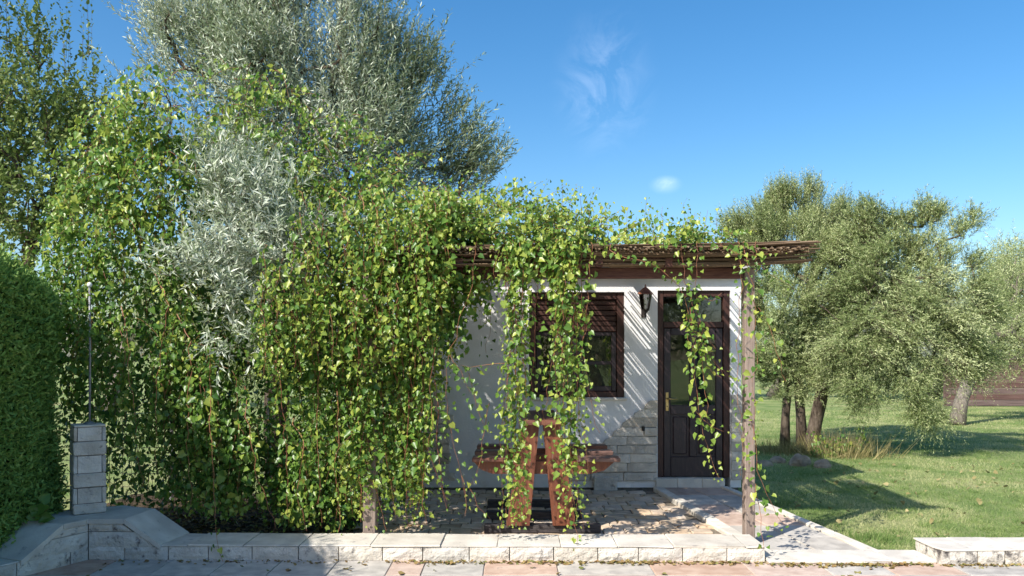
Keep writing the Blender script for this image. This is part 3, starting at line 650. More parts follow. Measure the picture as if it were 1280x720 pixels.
class Vine:
    def __init__(s, name, loc, label, cat='vine'):
        s.root = thing(name, loc, label, cat); s.o = np.array(loc); s.L = []; s.st = MB()
    def add(s, pl, spacing=.042, size=.055, rad=.0016, **k):
        r = vine_leaves_on(pl, spacing, size, **k)
        if r: s.L.append(r)
        q = pl[::2] if len(pl) > 4 else pl
        s.st.tube([Vector(p - s.o) for p in q], list(np.linspace(rad, rad * .45, len(q))), 4, rnd.random(), cap=False); return s
    def done(s, mt='vine'):
        c = [np.concatenate([a[i] for a in s.L]) for i in range(5)]
        leaves('leaves', T_VINE, c[0] - s.o, c[1], c[2], c[3], c[4], mt, s.root)
        s.st.build('stems', 'stem', s.root); return s.root

# ---- big curtain of vine on the left, hanging over the old olive and the pergola end
big = Vine('climbing_vine', (-2.4, 7.9, ZG), 'huge curtain of heart leaved climbing vine tumbling over the left end of the pergola')
def top_row(px): return np.interp(px, [70, 110, 160, 200, 260, 330, 400, 440, 500, 560, 620], [250, 150, 100, 120, 150, 190, 215, 225, 232, 240, 250])
def bot_row(px): return np.interp(px, [70, 110, 140, 200, 300, 400, 480, 520, 540, 570, 600], [470, 560, 620, 640, 650, 664, 664, 655, 470, 400, 345])
n = 0
while n < 1050:
    px = rng.uniform(75, 590); t, b = top_row(px), bot_row(px); py = t + (b - t) * rng.random() ** .95 * .93
    # the silver olive boughs stay free
    if ((px - 290) / 85) ** 2 + ((py - 300) / 90) ** 2 < 1 and rng.random() < .80: continue
    if px < 130 and py > 400 and rng.random() < .6: continue
    fz = (py - t) / (b - t + 1)
    if px > 130 and py > 330 and vnoise(np.array(P(px, py, 7.5)), 3.4, 4) < .46: continue
    dep = 7.42 + (.45 + .8 * np.clip((px - 200) / 120, 0, 1)) * (1 - fz) * np.clip((560 - px) / 150, 0, 1) + abs(rng.normal(0, .22)) + (.4 if rng.random() < .2 else 0)
    p0 = P(px, py, dep); maxl = (p0.z - P(px, b, dep).z)
    ln_ = min(rng.uniform(.25, 1.25), maxl + rng.uniform(-.1, .06))
    if ln_ < .12: continue
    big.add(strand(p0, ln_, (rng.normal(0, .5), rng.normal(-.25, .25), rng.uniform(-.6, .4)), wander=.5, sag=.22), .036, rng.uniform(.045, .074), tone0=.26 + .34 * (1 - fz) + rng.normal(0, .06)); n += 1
for px, a, b in ((265, 470, 712), (318, 520, 668), (232, 430, 640), (163, 420, 620), (470, 470, 668), (508, 500, 664), (448, 420, 660), (350, 470, 655), (205, 380, 600), (398, 430, 662), (425, 500, 668), (525, 560, 662), (545, 480, 640), (378, 560, 668)):
    d = 7.30 if px != 265 else 6.86
    if px == 265:
        big.add(path_strand([P(262, 440, 7.5), P(263, 520, 7.25), P(268, 640, 6.98), P(272, 690, 6.84), P(285, 716, 6.84)], .008), .06, .05, .004, tone0=.35)
    else: big.add(path_strand([P(px - 12, a - 40, d + .25), P(px + rng.normal(0, 5), a, d), P(px + rng.normal(0, 7), (a + b) / 2, d - .02), P(px + rng.normal(4, 8), b, d - .02)], .010), .044, .056, .0045, tone0=.55)
# bundles of dense bright strands in front of the cottage corner
for k in range(46):
    px = rng.uniform(425, 555); b = np.interp(px, [425, 520, 540, 555], [662, 655, 560, 430]) - abs(rng.normal(0, 40)); a = rng.uniform(300, 420)
    if b < a + 30: continue
    d = 7.32 + abs(rng.normal(0, .10)); big.add(path_strand([P(px - 5, a, d + .05), P(px + rng.normal(0, 6), (a + b) / 2, d), P(px + rng.normal(2, 8), b, d)], .016), .043, .055, .003, tone0=.56)
for k in range(150):
    px = 566 - 240 * rng.random() ** 1.25; t = 228 + rng.uniform(0, 150) + max(0, 400 - px) * rng.uniform(0, 1.2); d = 6.98 + abs(rng.normal(0, .20)); b = min(t + rng.uniform(40, 150), np.interp(px, [372, 530, 548, 566], [480, 470, 400, 345]))
    if b < t + 15: continue
    big.add(path_strand([P(px - 6, t, d + .12), P(px + rng.normal(0, 6), t + 15, d - .04), P(px + rng.normal(0, 8), b, d)], .016), .040, rng.uniform(.046, .066), .003, tone0=.62)
for k in range(130):      # up into the olive
    px = rng.uniform(310, 500); t = np.interp(px, [310, 400, 500], [110, 130, 190]) + 130 * rng.random(); d = 8.1 + rng.random() * .9
    big.add(strand(P(px, t, d), rng.uniform(.2, .6), (rng.normal(0, .6), rng.normal(-.3, .3), rng.uniform(-.4, .7)), wander=.6, sag=.14), .045, rng.uniform(.044, .066), .002, tone0=.56)
for k in range(9):        # across the pole
    px = rng.uniform(92, 124); t = rng.uniform(345, 440); big.add(strand(P(px, t, 7.12), rng.uniform(.2, .5), (rng.normal(0, .4), 0, -.5), wander=.4, sag=.2), .05, .06, tone0=.4)
for k in range(26):       # round the left post
    px = rng.uniform(448, 482); t = rng.uniform(340, 600); big.add(strand(P(px, t, 7.27), min(rng.uniform(.25, .7), P(px, t, 7.27).z + .05), (rng.normal(0, .4), 0, -.6), wander=.5, sag=.2), .044, rng.uniform(.05, .07), tone0=.45)
for k in range(46):       # spilling over the reed edge
    px = rng.choice((rng.uniform(440, 545), rng.uniform(615, 678), rng.uniform(686, 716))); d = 6.97 + rng.random() * .06
    big.add(path_strand([P(px, 296, 7.14), P(px + rng.normal(0, 4), 303, d), P(px + rng.normal(0, 6), 325 + rng.uniform(0, 30), d), P(px + rng.normal(0, 8), 350 + rng.uniform(-10, 50), d + .04)], .012), .042, .055, .0025, tone0=.62)
for k in range(150):
    px = rng.uniform(105, 400); t = rng.uniform(330, 600) if px > 150 else rng.uniform(420, 560); d = 7.36 + abs(rng.normal(0, .12)); b = min(t + rng.uniform(50, 190), bot_row(px))
    if ((px - 290) / 75) ** 2 + ((t - 320) / 80) ** 2 < 1 or b < t + 20 or vnoise(np.array(P(px, t, 7.5)), 3.4, 4) < .50: continue
    big.add(path_strand([P(px - 6, t, d + .10), P(px + rng.normal(0, 6), t + 12, d), P(px + rng.normal(0, 10), b, d)], .016), .046, rng.uniform(.055, .082), .0025, tone0=.5)
for k in range(420):      # the inside of the thicket, leaf tone darkened to paint its deep shade
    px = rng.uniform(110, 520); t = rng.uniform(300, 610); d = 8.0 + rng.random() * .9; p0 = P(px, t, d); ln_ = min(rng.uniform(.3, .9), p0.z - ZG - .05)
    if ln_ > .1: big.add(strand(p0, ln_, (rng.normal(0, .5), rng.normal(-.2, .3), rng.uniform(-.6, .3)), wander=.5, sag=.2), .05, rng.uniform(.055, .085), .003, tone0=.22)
for k in range(330):
    px = rng.uniform(120, 560); t = np.interp(px, [120, 200, 330, 450, 560], [130, 70, 60, 130, 215]) + 200 * rng.random() ** .7; d = 8.3 + rng.random() * .9 if px > 250 else 7.6 + rng.random() * .6
    big.add(strand(P(px, t, d), rng.uniform(.2, .7), (rng.normal(0, .6), rng.normal(-.3, .3), rng.uniform(-.6, .6)), wander=.6, sag=.18), .045, rng.uniform(.046, .07), .003, tone0=.58)
big.done()

# ---- mat of vine on the reed roof, with upright shoots
rv = Vine('climbing_vine', (.2, 7.5, 2.5), 'mat of light green vine with upright shoots along the reed roof edge')
n = 0
while n < 420:
    px = rng.uniform(520, 905); top = np.interp(px, [520, 560, 640, 690, 735, 760, 800, 905], [238, 248, 250, 262, 276, 292, 288, 296]); 
    if px > 745 and rng.random() < .80: continue
    py = top + (312 - top) * rng.random() ** .9; d = 7.15 + rng.random() ** 1.3 * .9
    p0 = P(px, py, d); 
    if p0.z < pz(d) + .19 and d > 7.2: p0.z = pz(d) + .19 + rng.uniform(0, .08)
    pl = strand(p0, rng.uniform(.15, .5), (rng.normal(0, .8), rng.normal(-.4, .4), rng.uniform(-.1, .9)), wander=.6, sag=.05)
    if d > 7.15: pl[:, 2] = np.maximum(pl[:, 2], 2.335 + (pl[:, 1] - YF) * .068 + .17)
    rv.add(pl, .036, rng.uniform(.036, .056), .002, face=(-.4, -.8, .6), tone0=.66); n += 1
for px, tp in ((632, 243), (650, 246), (668, 258), (684, 250), (703, 256), (716, 240), (734, 243), (742, 262), (752, 270), (764, 282), (786, 254), (793, 262), (808, 242), (812, 250), (828, 254), (822, 262), (842, 268), (858, 252), (856, 243), (866, 262), (878, 268), (884, 263), (897, 262), (600, 240), (615, 250), (908, 276)):
    d = 7.35 + rng.uniform(-.1, .35); rv.add(path_strand([P(px + rng.normal(-6, 5), 312, d), P(px + rng.normal(-2, 3), (tp + 312) / 2, d), P(px, tp, d)], .010), .040, .042, .0022, face=(-.5, -.8, .35), tone0=.55)
rv.done()

# ---- single hanging vines
def hang(label, runs, spacing=.046, size=.055, tone0=.6, rad=.003):
    p0 = runs[0][0]; v = Vine('hanging_vine', tuple(P(p0[0], p0[1], p0[2])), label)
    for r in runs:
        if 300 < r[0][1] < 336 and r[0][2] < 7.3: r = [(r[0][0], 300, 7.16), (r[0][0], 308, 7.04)] + r
        v.add(path_strand([P(*p) for p in r], .011), spacing, size, rad, tone0=tone0)
    v.done()
D = 7.03
def bundle(x0, x1, a, ends, n, top=320):
    out = []
    for k in range(n):
        x = rng.uniform(x0, x1); b = rng.choice(ends) + rng.normal(0, 12); d = D + rng.uniform(-.06, .10)
        out.append([(x + rng.normal(0, 6), top, d), (x + rng.normal(0, 4), a, d - .03), (x + rng.normal(0, 5), (a + b) / 2, d), (x + rng.normal(0, 6), min(b, 664), d)])
    return out
hang('thick bunch of vine strands hanging left of the table legs', bundle(630, 662, 430, (450, 560, 640, 664, 664, 664), 11) + [[(645, 320, D), (640, 420, D), (632, 520, D - .02), (636, 600, D), (632, 664, D)], [(652, 330, D), (655, 450, D), (648, 560, D), (652, 660, D)]])
hang('thick bunch of vine strands hanging before the window left of its mullion', bundle(686, 724, 420, (450, 520, 600, 650, 664), 10) + [[(690, 330, D), (700, 400, D), (712, 520, D), (716, 600, D), (720, 690, D - .16)], [(672, 330, D), (668, 420, D), (664, 500, D)]])
hang('pair of long red stemmed vine strands hanging across the middle of the window', [[(725, 318, D), (729, 390, D), (725, 470, D), (712, 540, D)], [(738, 318, D), (733, 400, D), (720, 480, D), (728, 545, D), (738, 600, D)], [(733, 380, D), (728, 430, D), (740, 510, D), (750, 545, D)]], .052)
hang('vine strand drooping in front of the white wall with forked dangling tips', [[(596, 318, D), (588, 365, D), (570, 410, D), (558, 470, D), (562, 540, D), (576, 590, D), (582, 620, D)], [(575, 590, D), (585, 612, D), (578, 648, D)], [(585, 608, D), (597, 625, D), (610, 648, D)], [(612, 500, D + .1), (604, 560, D + .1), (588, 610, D + .1)]], .075, .05)
hang('shade-toned vine strand hanging in the shade by the white wall', [[(612, 352, 8.8), (614, 390, 8.8), (612, 420, 8.8), (603, 448, 8.8)]], .085, .065, .1)  # shade is put into the leaf tone of this strand
hang('leafy vine spray reaching out over the white wall left of the table', [[(640, 455, D), (622, 452, D), (604, 458, D), (580, 462, D + .05), (572, 452, D + .1)], [(585, 462, D), (592, 490, D), (600, 520, D), (606, 545, D)], [(560, 440, D), (580, 470, D), (590, 500, D)]], .055, .062, .35)
hang('short vine strand hanging near the left stone corner of the cottage', [[(545, 430, D), (535, 480, D), (540, 520, D), (534, 560, D), (550, 610, D), (560, 632, D)]], .075, .05)
hang('vine runner crossing the reed edge and falling over the door', [[(762, 318, D - .05), (800, 324, D - .08), (835, 340, D - .05), (852, 358, D), (862, 400, D), (866, 460, D), (874, 520, D), (886, 570, D), (900, 606, D)], [(850, 310, D), (856, 345, D), (866, 380, D), (876, 420, D), (890, 450, D), (908, 470, D)], [(862, 380, D), (868, 430, D), (868, 480, D)], [(880, 400, D), (876, 440, D), (882, 500, D), (890, 540, D)], [(872, 330, D), (868, 350, D), (874, 385, D)], [(868, 385, D), (884, 420, D), (896, 440, D)], [(860, 390, D), (872, 415, D), (888, 460, D), (905, 475, D)], [(868, 512, D), (885, 532, D), (905, 540, D)], [(872, 372, D), (890, 376, D), (905, 366, D)], [(858, 395, D), (862, 425, D), (872, 445, D)]], .042, .052, .6)
hang('vine wrapped around the top of the pergola post and trailing along the reeds', [[(905, 312, D - .05), (920, 318, D - .08), (932, 324, D - .1), (945, 320, D - .1), (962, 318, D - .08), (985, 312, D - .05)], [(922, 316, D), (928, 330, D - .05), (926, 360, D - .03), (924, 410, D), (921, 470, D), (924, 520, D), (930, 560, D), (924, 600, D)], [(930, 318, D - .05), (938, 340, D - .05), (944, 380, D - .03), (946, 430, D), (943, 500, D), (940, 560, D - .02)]], .052, .052, .6)
hang('vine strand arching out to the right of the pergola post', [[(934, 360, D), (948, 384, D), (962, 410, D), (974, 440, D), (980, 480, D)], [(945, 330, D), (975, 350, D + .1), (1005, 370, D + .1)]], .055, .048, .6)
hang('low vine strand trailing from the post foot over the path', [[(938, 520, D), (944, 560, D), (948, 590, D - .02), (958, 618, D - .05), (972, 640, D - .05), (985, 664, D - .05)], [(944, 600, D - .05), (950, 640, D - .1), (956, 672, D - .2), (952, 690, D - .3)]], .062, .056, .55)

# ---- trees
def grow(nodes, trunk, r0, pw=.46):
    """trunk: points from the ground up; nodes: crown points. Returns tube data (a, b, ra, rb)."""
    trunk = [np.array(p, float) for p in trunk]; P_ = list(trunk); par = [-1] + list(range(len(trunk) - 1)); dist = [0.]
    for i in range(1, len(trunk)): dist.append(dist[-1] + np.linalg.norm(trunk[i] - trunk[i - 1]))
    nodes = nodes[np.argsort(np.linalg.norm(nodes - trunk[-1], axis=1))]; nt_ = len(trunk)
    for q in nodes:
        A_ = np.array(P_); c = np.linalg.norm(A_ - q, axis=1) + .22 * np.array(dist) + np.where(np.arange(len(A_)) < nt_ - 1, 1.2, 0) + np.maximum(0, A_[:, 2] - q[2]) * .25
        j = int(np.argmin(c)); a = A_[j]; md = (a + q) / 2 + rng.normal(0, .07, 3) * np.linalg.norm(q - a)
        P_.append(md); par.append(j); dist.append(dist[j] + np.linalg.norm(md - a)); P_.append(q); par.append(len(P_) - 2); dist.append(dist[-1] + np.linalg.norm(q - md))
    cnt = np.zeros(len(P_))
    for i in range(len(P_) - 1, -1, -1):
        cnt[i] += 1
        if par[i] >= 0: cnt[par[i]] += cnt[i]
    r = r0 * (cnt / cnt[0]) ** pw; return np.array(P_), par, r
def blob(lobes, n, seed=0):      # crown points: (centre, radius) lobes, sampled with an open middle
    w_ = np.array([l[1] ** 2 for l in lobes]); w_ /= w_.sum(); out = []
    for k in rng.choice(len(lobes), n, p=w_):
        v = rng.normal(0, 1, 3); v /= np.linalg.norm(v); out.append(np.array(lobes[k][0]) + v * lobes[k][1] * rng.random() ** .42)
    return np.array(out)
def shoots(nodes, centre, nsh, lps, slen, lsize, spread, up, droop, tone0, tvar=.24, tpl=T_OLIVE, sig=.14, lw=None, opp=True, jitn=.5):
    k = rng.integers(0, len(nodes), nsh); base = nodes[k] + rng.normal(0, sig, (nsh, 3))
    d = norm(base - centre) * .75 + rng.normal(0, spread, (nsh, 3)) + np.array((0, 0, up)); d = norm(d)
    ln_ = slen * rng.uniform(.55, 1.35, nsh); t = (np.arange(lps) + .5) / lps
    pos = base[:, None, :] + d[:, None, :] * (ln_[:, None] * t[None])[..., None]; pos[..., 2] -= droop * (ln_[:, None] * t[None] ** 2)
    a = norm(np.cross(d, rng.normal(0, 1, (nsh, 3)))); b = np.cross(d, a)
    ang = np.arange(lps)[None] * (math.pi if not opp else math.pi / 2) * 1.02 + rng.uniform(0, 6.3, (nsh, 1)) + rng.normal(0, .4, (nsh, lps)); 
    rad = a[:, None] * np.cos(ang)[..., None] + b[:, None] * np.sin(ang)[..., None]
    tip = d[:, None] * rng.uniform(.55, 1.1, (nsh, lps, 1)) + rad * .75; nrm = np.cross(tip, np.cross(d[:, None], rad)) ; nrm = norm(nrm) + rng.normal(0, jitn, nrm.shape)
    nrm = np.where((nrm[..., 2:3] < 0) & (rng.random(nrm[..., :1].shape) < .75), -nrm, nrm)
    cl = vnoise(base, 1.6, 3)[:, None]
    tone = tone0 + (cl - .5) * .45 + rng.normal(0, tvar, (nsh, lps)); size = lsize * rng.uniform(.6, 1.2, (nsh, lps)) * (1 - .35 * t[None] ** 3)
    ends = pos[:, -1, :]
    return pos.reshape(-1, 3), nrm.reshape(-1, 3), tip.reshape(-1, 3), size.reshape(-1), tone.reshape(-1), base, ends
def tree(name, label, trunks, lobes, nn, nsh, lps, slen, lsize, mt, bark, r0, cat='tree', tone0=.5, up=.35, droop=.1, spread=.5, tpl=T_OLIVE, group=None, sig=.14, tonef=None, twig=.0022, extra=None):
    base = np.array(trunks[0][0], float); root = thing(name, tuple(base), label, cat, group); nodes = blob(lobes, nn); cen = np.mean([l[0] for l in lobes], 0); cen[2] -= .4
    own = np.argmin(np.stack([np.linalg.norm(nodes - np.array(t[-1]), axis=1) for t in trunks]), 0)
    for i, t in enumerate(trunks):
        nd = nodes[own == i]
        if len(nd) < 2: nd = nodes[:4]
        Pn, par, r = grow(nd, t, r0 if not hasattr(r0, '__len__') else r0[i]); tk = MB(); bm_ = MB(); m0 = len(t)
        tp = [Vector(Pn[j] - base) for j in range(m0)]; rr = [max(r[j], r[0] * (1 - .42 * j / (m0 - 1))) for j in range(m0)]; rr[0] *= 1.35
        tk.tube(tp, rr, 9); tk.build('trunk', bark, root, True)
        for j in range(m0, len(Pn)):
            bm_.tube([Vector(Pn[par[j]] - base), Vector(Pn[j] - base)], [max(r[par[j]] if par[j] >= m0 else r[j] * 1.15, .004), max(r[j], .004)], 5, cap=False)
        bm_.build('branches', bark, root, True)
    p, nr, tp, sz, tn, b0, e0 = shoots(nodes, cen, nsh, lps, slen, lsize, spread, up, droop, tone0, tpl=tpl, sig=sig)
    if extra:
        more = [shoots(np.array(e['nodes']), np.array(e['cen']), e['n'], lps, e.get('slen', slen), lsize, e.get('spread', .35), e.get('up', .3), e.get('droop', .1), e.get('tone', tone0), tpl=tpl, sig=e.get('sig', .1)) for e in extra]
        p, nr, tp, sz, tn, b0, e0 = [np.concatenate([a] + [m_[i] for m_ in more]) for i, a in enumerate((p, nr, tp, sz, tn, b0, e0))]
    if tonef is not None: tn = tn + tonef(p)
    leaves('crown', tpl, p - base, nr, tp, sz, tn, mt, root)
    # twigs: thin three-sided slivers under the leaves
    d = norm(e0 - b0); s_ = norm(np.cross(d, rng.normal(0, 1, d.shape))) * twig; u_ = np.cross(d, s_)
    V = np.stack([b0 - base + s_, b0 - base - .5 * s_ + u_ * .87, b0 - base - .5 * s_ - u_ * .87, e0 - base], 1); i0 = (np.arange(len(b0)) * 4)[:, None, None]
    np_mesh('twigs', V, (np.array([(0, 1, 3), (1, 2, 3), (2, 0, 3)])[None] + i0).reshape(-1, 3), np.full(len(b0) * 4, .5), bark, root)['kind'] = 'stuff'
    return root
gz = lambda px, d: np.array((((px - 640) * d / F), d, ZG))
def LB(px, py, d, r): return (np.array(P(px, py, d)), r)
# big silvery olive behind the vine
Lb = [LB(300, 30, 10.1, 0.96), LB(262, 70, 10, 0.48), LB(330, -70, 10.4, 1.02), LB(420, 75, 10.4, 0.85), LB(480, 140, 10.6, 0.68), LB(410, 170, 10.1, 0.79), LB(530, 225, 10.7, 0.47), LB(575, 215, 10.8, 0.29), LB(300, 140, 9.8, 0.91), LB(360, 260, 9.6, 0.69), LB(470, 230, 10.4, 0.57), LB(556, 185, 10.7, 0.25), LB(510, 95, 10.6, 0.25), LB(470, 70, 10.6, 0.32)]
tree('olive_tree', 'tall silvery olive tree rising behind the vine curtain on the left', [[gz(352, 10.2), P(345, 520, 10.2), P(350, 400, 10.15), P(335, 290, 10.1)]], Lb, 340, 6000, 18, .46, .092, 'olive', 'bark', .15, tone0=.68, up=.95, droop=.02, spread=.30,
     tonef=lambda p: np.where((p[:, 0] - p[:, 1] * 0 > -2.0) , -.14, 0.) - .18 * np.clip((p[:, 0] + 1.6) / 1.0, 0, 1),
     extra=[dict(nodes=blob([LB(305, 275, 7.62, .40), LB(272, 330, 7.5, .30), LB(340, 330, 7.55, .34), LB(300, 400, 7.42, .22), LB(285, 225, 7.8, .3), LB(360, 300, 7.6, .26), LB(230, 350, 7.55, .14)], 60), cen=P(290, 420, 8.3), n=720, tone=.80, up=.35, droop=.15, slen=.36, spread=.5),
            dict(nodes=[P(x, y_, 10.5) for x, y_ in ((500, 62), (515, 75), (535, 80), (575, 150), (600, 212), (612, 215), (560, 150), (440, 22), (430, 30), (228, 20), (486, 48), (215, 62), (235, 8), (222, 40), (455, 40), (470, 62), (520, 105), (545, 115), (552, 140), (578, 172), (588, 196), (600, 225), (210, 90), (505, 85), (260, 0), (420, 5))], cen=P(400, 250, 10.2), n=250, tone=.72, up=.9, sig=.05, spread=.25)])
# broad leaved tree at the left edge with long upright shoots
Lp = [LB(10, 130, 9.2, 0.69), LB(60, 170, 9.3, 0.66), LB(20, 240, 9.1, 0.67), LB(100, 240, 9.3, 0.61), LB(-60, 180, 9.4, 0.88), LB(60, 290, 9.1, 0.5), LB(120, 175, 9.5, 0.46), LB(20, 60, 9.4, 0.4), LB(-60, 60, 9.5, 0.66)]
tree('fruit_tree', 'green fruit tree with long upright shoots at the left edge above the hedge', [[gz(30, 9.4), P(34, 500, 9.4), P(28, 380, 9.4), P(40, 300, 9.35)]], Lp, 190, 2100, 13, .36, .060, 'plum', 'bark', .06, tone0=.56, up=.55, droop=.05, spread=.5, tpl=T_OVAL, sig=.13,
     extra=[dict(nodes=[P(x, y_, 9.2)], cen=P(x + dx, y_ + 150, 9.25), n=3, slen=.85, up=.9, sig=.02, spread=.06, tone=.35, droop=0) for x, y_, dx in ((28, 95, 15), (60, 110, 0), (85, 100, 20), (104, 88, -4), (118, 130, 0), (8, 60, 10), (48, 70, 14), (88, 75, 10), (-20, 50, 5), (112, 70, -6))])
# olives on the lawn
LA = [LB(985, 252, 16, .38), LB(1020, 258, 16, .36), LB(945, 275, 16, .42), LB(1045, 280, 16, .32), LB(925, 300, 16, .3), LB(980, 320, 15.8, .75), LB(1030, 330, 15.6, .7), LB(940, 340, 16, .55), LB(965, 400, 15.4, .75), LB(1020, 410, 15.4, .7), LB(945, 455, 15.4, .45), LB(990, 470, 15.2, .55), LB(1030, 470, 15, .45), LB(920, 400, 15.6, .3), LB(1070, 320, 15.6, .45), LB(1055, 370, 15.6, .45), LB(960, 300, 16, .5), LB(1000, 280, 16, .45), LB(1035, 295, 15.9, .42), LB(970, 262, 16, .35), LB(1003, 250, 16, .3)]
tree('olive_tree', 'grey green olive tree with two slender trunks on the lawn behind the pergola post', [[gz(981, 15.4), P(982, 520, 15.4), P(986, 470, 15.4), P(975, 400, 15.5)], [gz(1003, 15.2), P(1001, 520, 15.2), P(997, 470, 15.2), P(1005, 400, 15.4)]], LA, 250, 10500, 20, .36, .066, 'olive_far', 'bark', (.075, .085), tone0=.56, up=.95, droop=.04, spread=.30, sig=.075)
LBk = [LB(1100, 330, 14.6, .62), LB(1140, 320, 14.5, .5), LB(1165, 275, 14.6, .22), LB(1160, 262, 14.6, .16), LB(1195, 300, 14.4, .36), LB(1212, 275, 14.4, .22), LB(1180, 350, 14.3, .62), LB(1110, 400, 14.3, .75), LB(1060, 370, 14.6, .6), LB(1070, 440, 14.3, .55), LB(1130, 460, 14.1, .6), LB(1190, 420, 14.1, .58), LB(1222, 380, 14.2, .38), LB(1215, 455, 14.1, .33), LB(1080, 490, 14.1, .35), LB(1155, 505, 14.0, .32), LB(1165, 522, 14, .16), LB(1085, 285, 14.8, .35), LB(1100, 262, 15, .15), LB(1195, 480, 14, .25), LB(1055, 320, 15, .4), LB(1120, 290, 14.7, .3), LB(1075, 315, 14.8, .4), LB(1140, 380, 14.2, .6)]
drp = [dict(nodes=[P(x + rng.normal(0, 3), y_, 13.5 + rng.uniform(-.2, .3))], cen=P(x - 50, y_ + 10, 14.2), n=7, slen=.75, up=-.25, droop=.5, spread=.22, tone=.9, sig=.05) for x, y_ in [(rng.uniform(1080, 1215), rng.uniform(330, 450)) for _ in range(26)]]
tree('olive_tree', 'wide leaning olive tree with drooping pale sprays and one thick trunk on the lawn', [[gz(1013, 14.9), P(1019, 530, 14.9), P(1028, 490, 14.8), P(1060, 430, 14.7)]], LBk, 270, 10500, 20, .38, .064, 'olive_far', 'bark', .115, tone0=.54, up=.40, droop=.35, spread=.38, sig=.075, extra=drp)
LC = [LB(1250, 385, 22, .8), LB(1290, 375, 22, .9), LB(1250, 430, 21.5, .8), LB(1300, 440, 21.5, 1.0), LB(1210, 420, 22, .7), LB(1262, 350, 22.5, .4), LB(1330, 390, 22, 1.2)]
far = tree('olive_tree', 'pale olive tree at the right edge in front of the brown timber fence', [[gz(1196, 20.6), P(1202, 500, 20.8), P(1220, 450, 21.4), P(1245, 420, 21.8)]], LC, 130, 3400, 15, .42, .082, 'olive_far', 'bark_light', .16, tone0=.66, up=.5, droop=.1, spread=.55, sig=.2)
def copy_tree(o, loc, rz, sc_, label, group):
    c = o.copy(); col.objects.link(c); c.location = loc; c.rotation_euler = (0, 0, rz); c.scale = (sc_,) * 3; c['label'] = label; c['group'] = group
    for ch in o.children:
        k = ch.copy(); col.objects.link(k); k.parent = c
    return c
fo = list(far.children)
for (x, y_, rz, s_, lb) in ((-11.5, 24, 1.0, 1.25, 'olive tree in the far grove behind the left hedge'), (-5.2, 27, 2.2, 1.2, 'olive tree in the far grove behind the tall silvery olive'), (-3.0, 17.5, 3.6, .9, 'olive tree glimpsed between the vine curtain and the cottage corner'), (5.0, 30, .4, 1.2, 'far olive tree glimpsed right of the pergola post'), (16.5, 33, 4.4, 1.35, 'far olive tree standing beyond the brown fence'), (10.5, 34, 5.2, 1.2, 'far olive tree hidden behind the leaning olive')):
    copy_tree(far, (x, y_, ZG), rz, s_, lb, 'olive trees in the grove')
for (x, y_, rz, s_, lb) in ((3.0, -7.5, 1.4, 1.1, 'olive tree mirrored in the left panes of the door'), (6.4, -8.5, 4.0, 1.2, 'olive tree mirrored in the right panes of the door'), (-1.0, -9, 2.5, 1.1, 'olive tree mirrored in the window panes')):
    copy_tree(far, (x, y_, ZG), rz, s_, lb, 'olive trees behind the viewer')

# ---- clipped conifer hedge at the left edge
hd = thing('conifer_hedge', (-4.4, 6.4, ZG), 'dense clipped dark green conifer hedge at the left edge', 'hedge')
H0 = np.array((-4.4, 6.4, ZG))
prof = [(2.6, -3.55, 3.35), (3.6, -3.62, 3.3), (4.6, -3.72, 3.2), (5.4, -3.86, 2.95), (6.0, -3.95, 2.72), (6.5, -3.90, 2.60), (6.9, -3.80, 2.44), (7.2, -3.78, 2.32), (7.45, -3.95, 2.1)]   # y, right face, height
def hsurf(y_, u):                # u 0..1 up the right face, 1..1.6 over the top
    xr = -.17 + np.interp(y_, [p[0] for p in prof], [p[1] for p in prof]); h = np.interp(y_, [p[0] for p in prof], [p[2] for p in prof]) + .08 - ZG
    if u <= 1: b = np.clip((u - .80) / .2, 0, 1); return np.array((xr - .30 * b ** 2 + .04 * math.sin(u * 9), y_, ZG + h * (u - .06 * b)))
    return np.array((xr - .30 - (u - 1) * 1.9, y_, ZG + h * (.94 + .06 * min(1, (u - 1) * 4))))
us = [0, .2, .4, .6, .75, .85, .93, 1, 1.1, 1.3, 1.6]; ysr = [2.6, 3.3, 4, 4.7, 5.3, 5.8, 6.2, 6.6, 6.9, 7.2, 7.45]
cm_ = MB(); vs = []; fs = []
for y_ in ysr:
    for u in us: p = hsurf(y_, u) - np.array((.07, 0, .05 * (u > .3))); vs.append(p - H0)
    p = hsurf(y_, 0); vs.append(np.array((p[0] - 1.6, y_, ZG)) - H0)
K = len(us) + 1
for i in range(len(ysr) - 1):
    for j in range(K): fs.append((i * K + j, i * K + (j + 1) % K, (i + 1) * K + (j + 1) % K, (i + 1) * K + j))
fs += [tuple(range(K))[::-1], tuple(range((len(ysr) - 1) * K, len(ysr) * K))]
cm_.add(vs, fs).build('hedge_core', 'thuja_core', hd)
pos, nrm_, tip_ = [], [], []
for k in range(52000):
    y_ = rng.uniform(5.7, 7.5) if k < 49000 else rng.uniform(2.6, 5.35); u = rng.random() * 1.18
    if k < 3500: # the far end facing the garden and the front shoulder
        y_ = 7.35 + rng.uniform(0, .14)
        u = rng.random() * 1.05
    p = hsurf(y_, u); 
    if k < 3500: p[0] -= rng.random() * .9
    pos.append(p + rng.normal(0, .032, 3) + (out_ := np.array((1., -.4, .3)) * (rng.random() * .14 if rng.random() < .03 else 0))); out = np.array((1., -.35, .15)) if u < .9 else np.array((.4, -.3, 1.))
    if k < 3500: out = np.array((.2, .8, .2))
    t_ = out * .55 + np.array((0, 0, .55 if k % 3 else -.15)) + rng.normal(0, .45, 3); tip_.append(t_); nrm_.append(rng.normal(0, 1, 3) + out * .5)
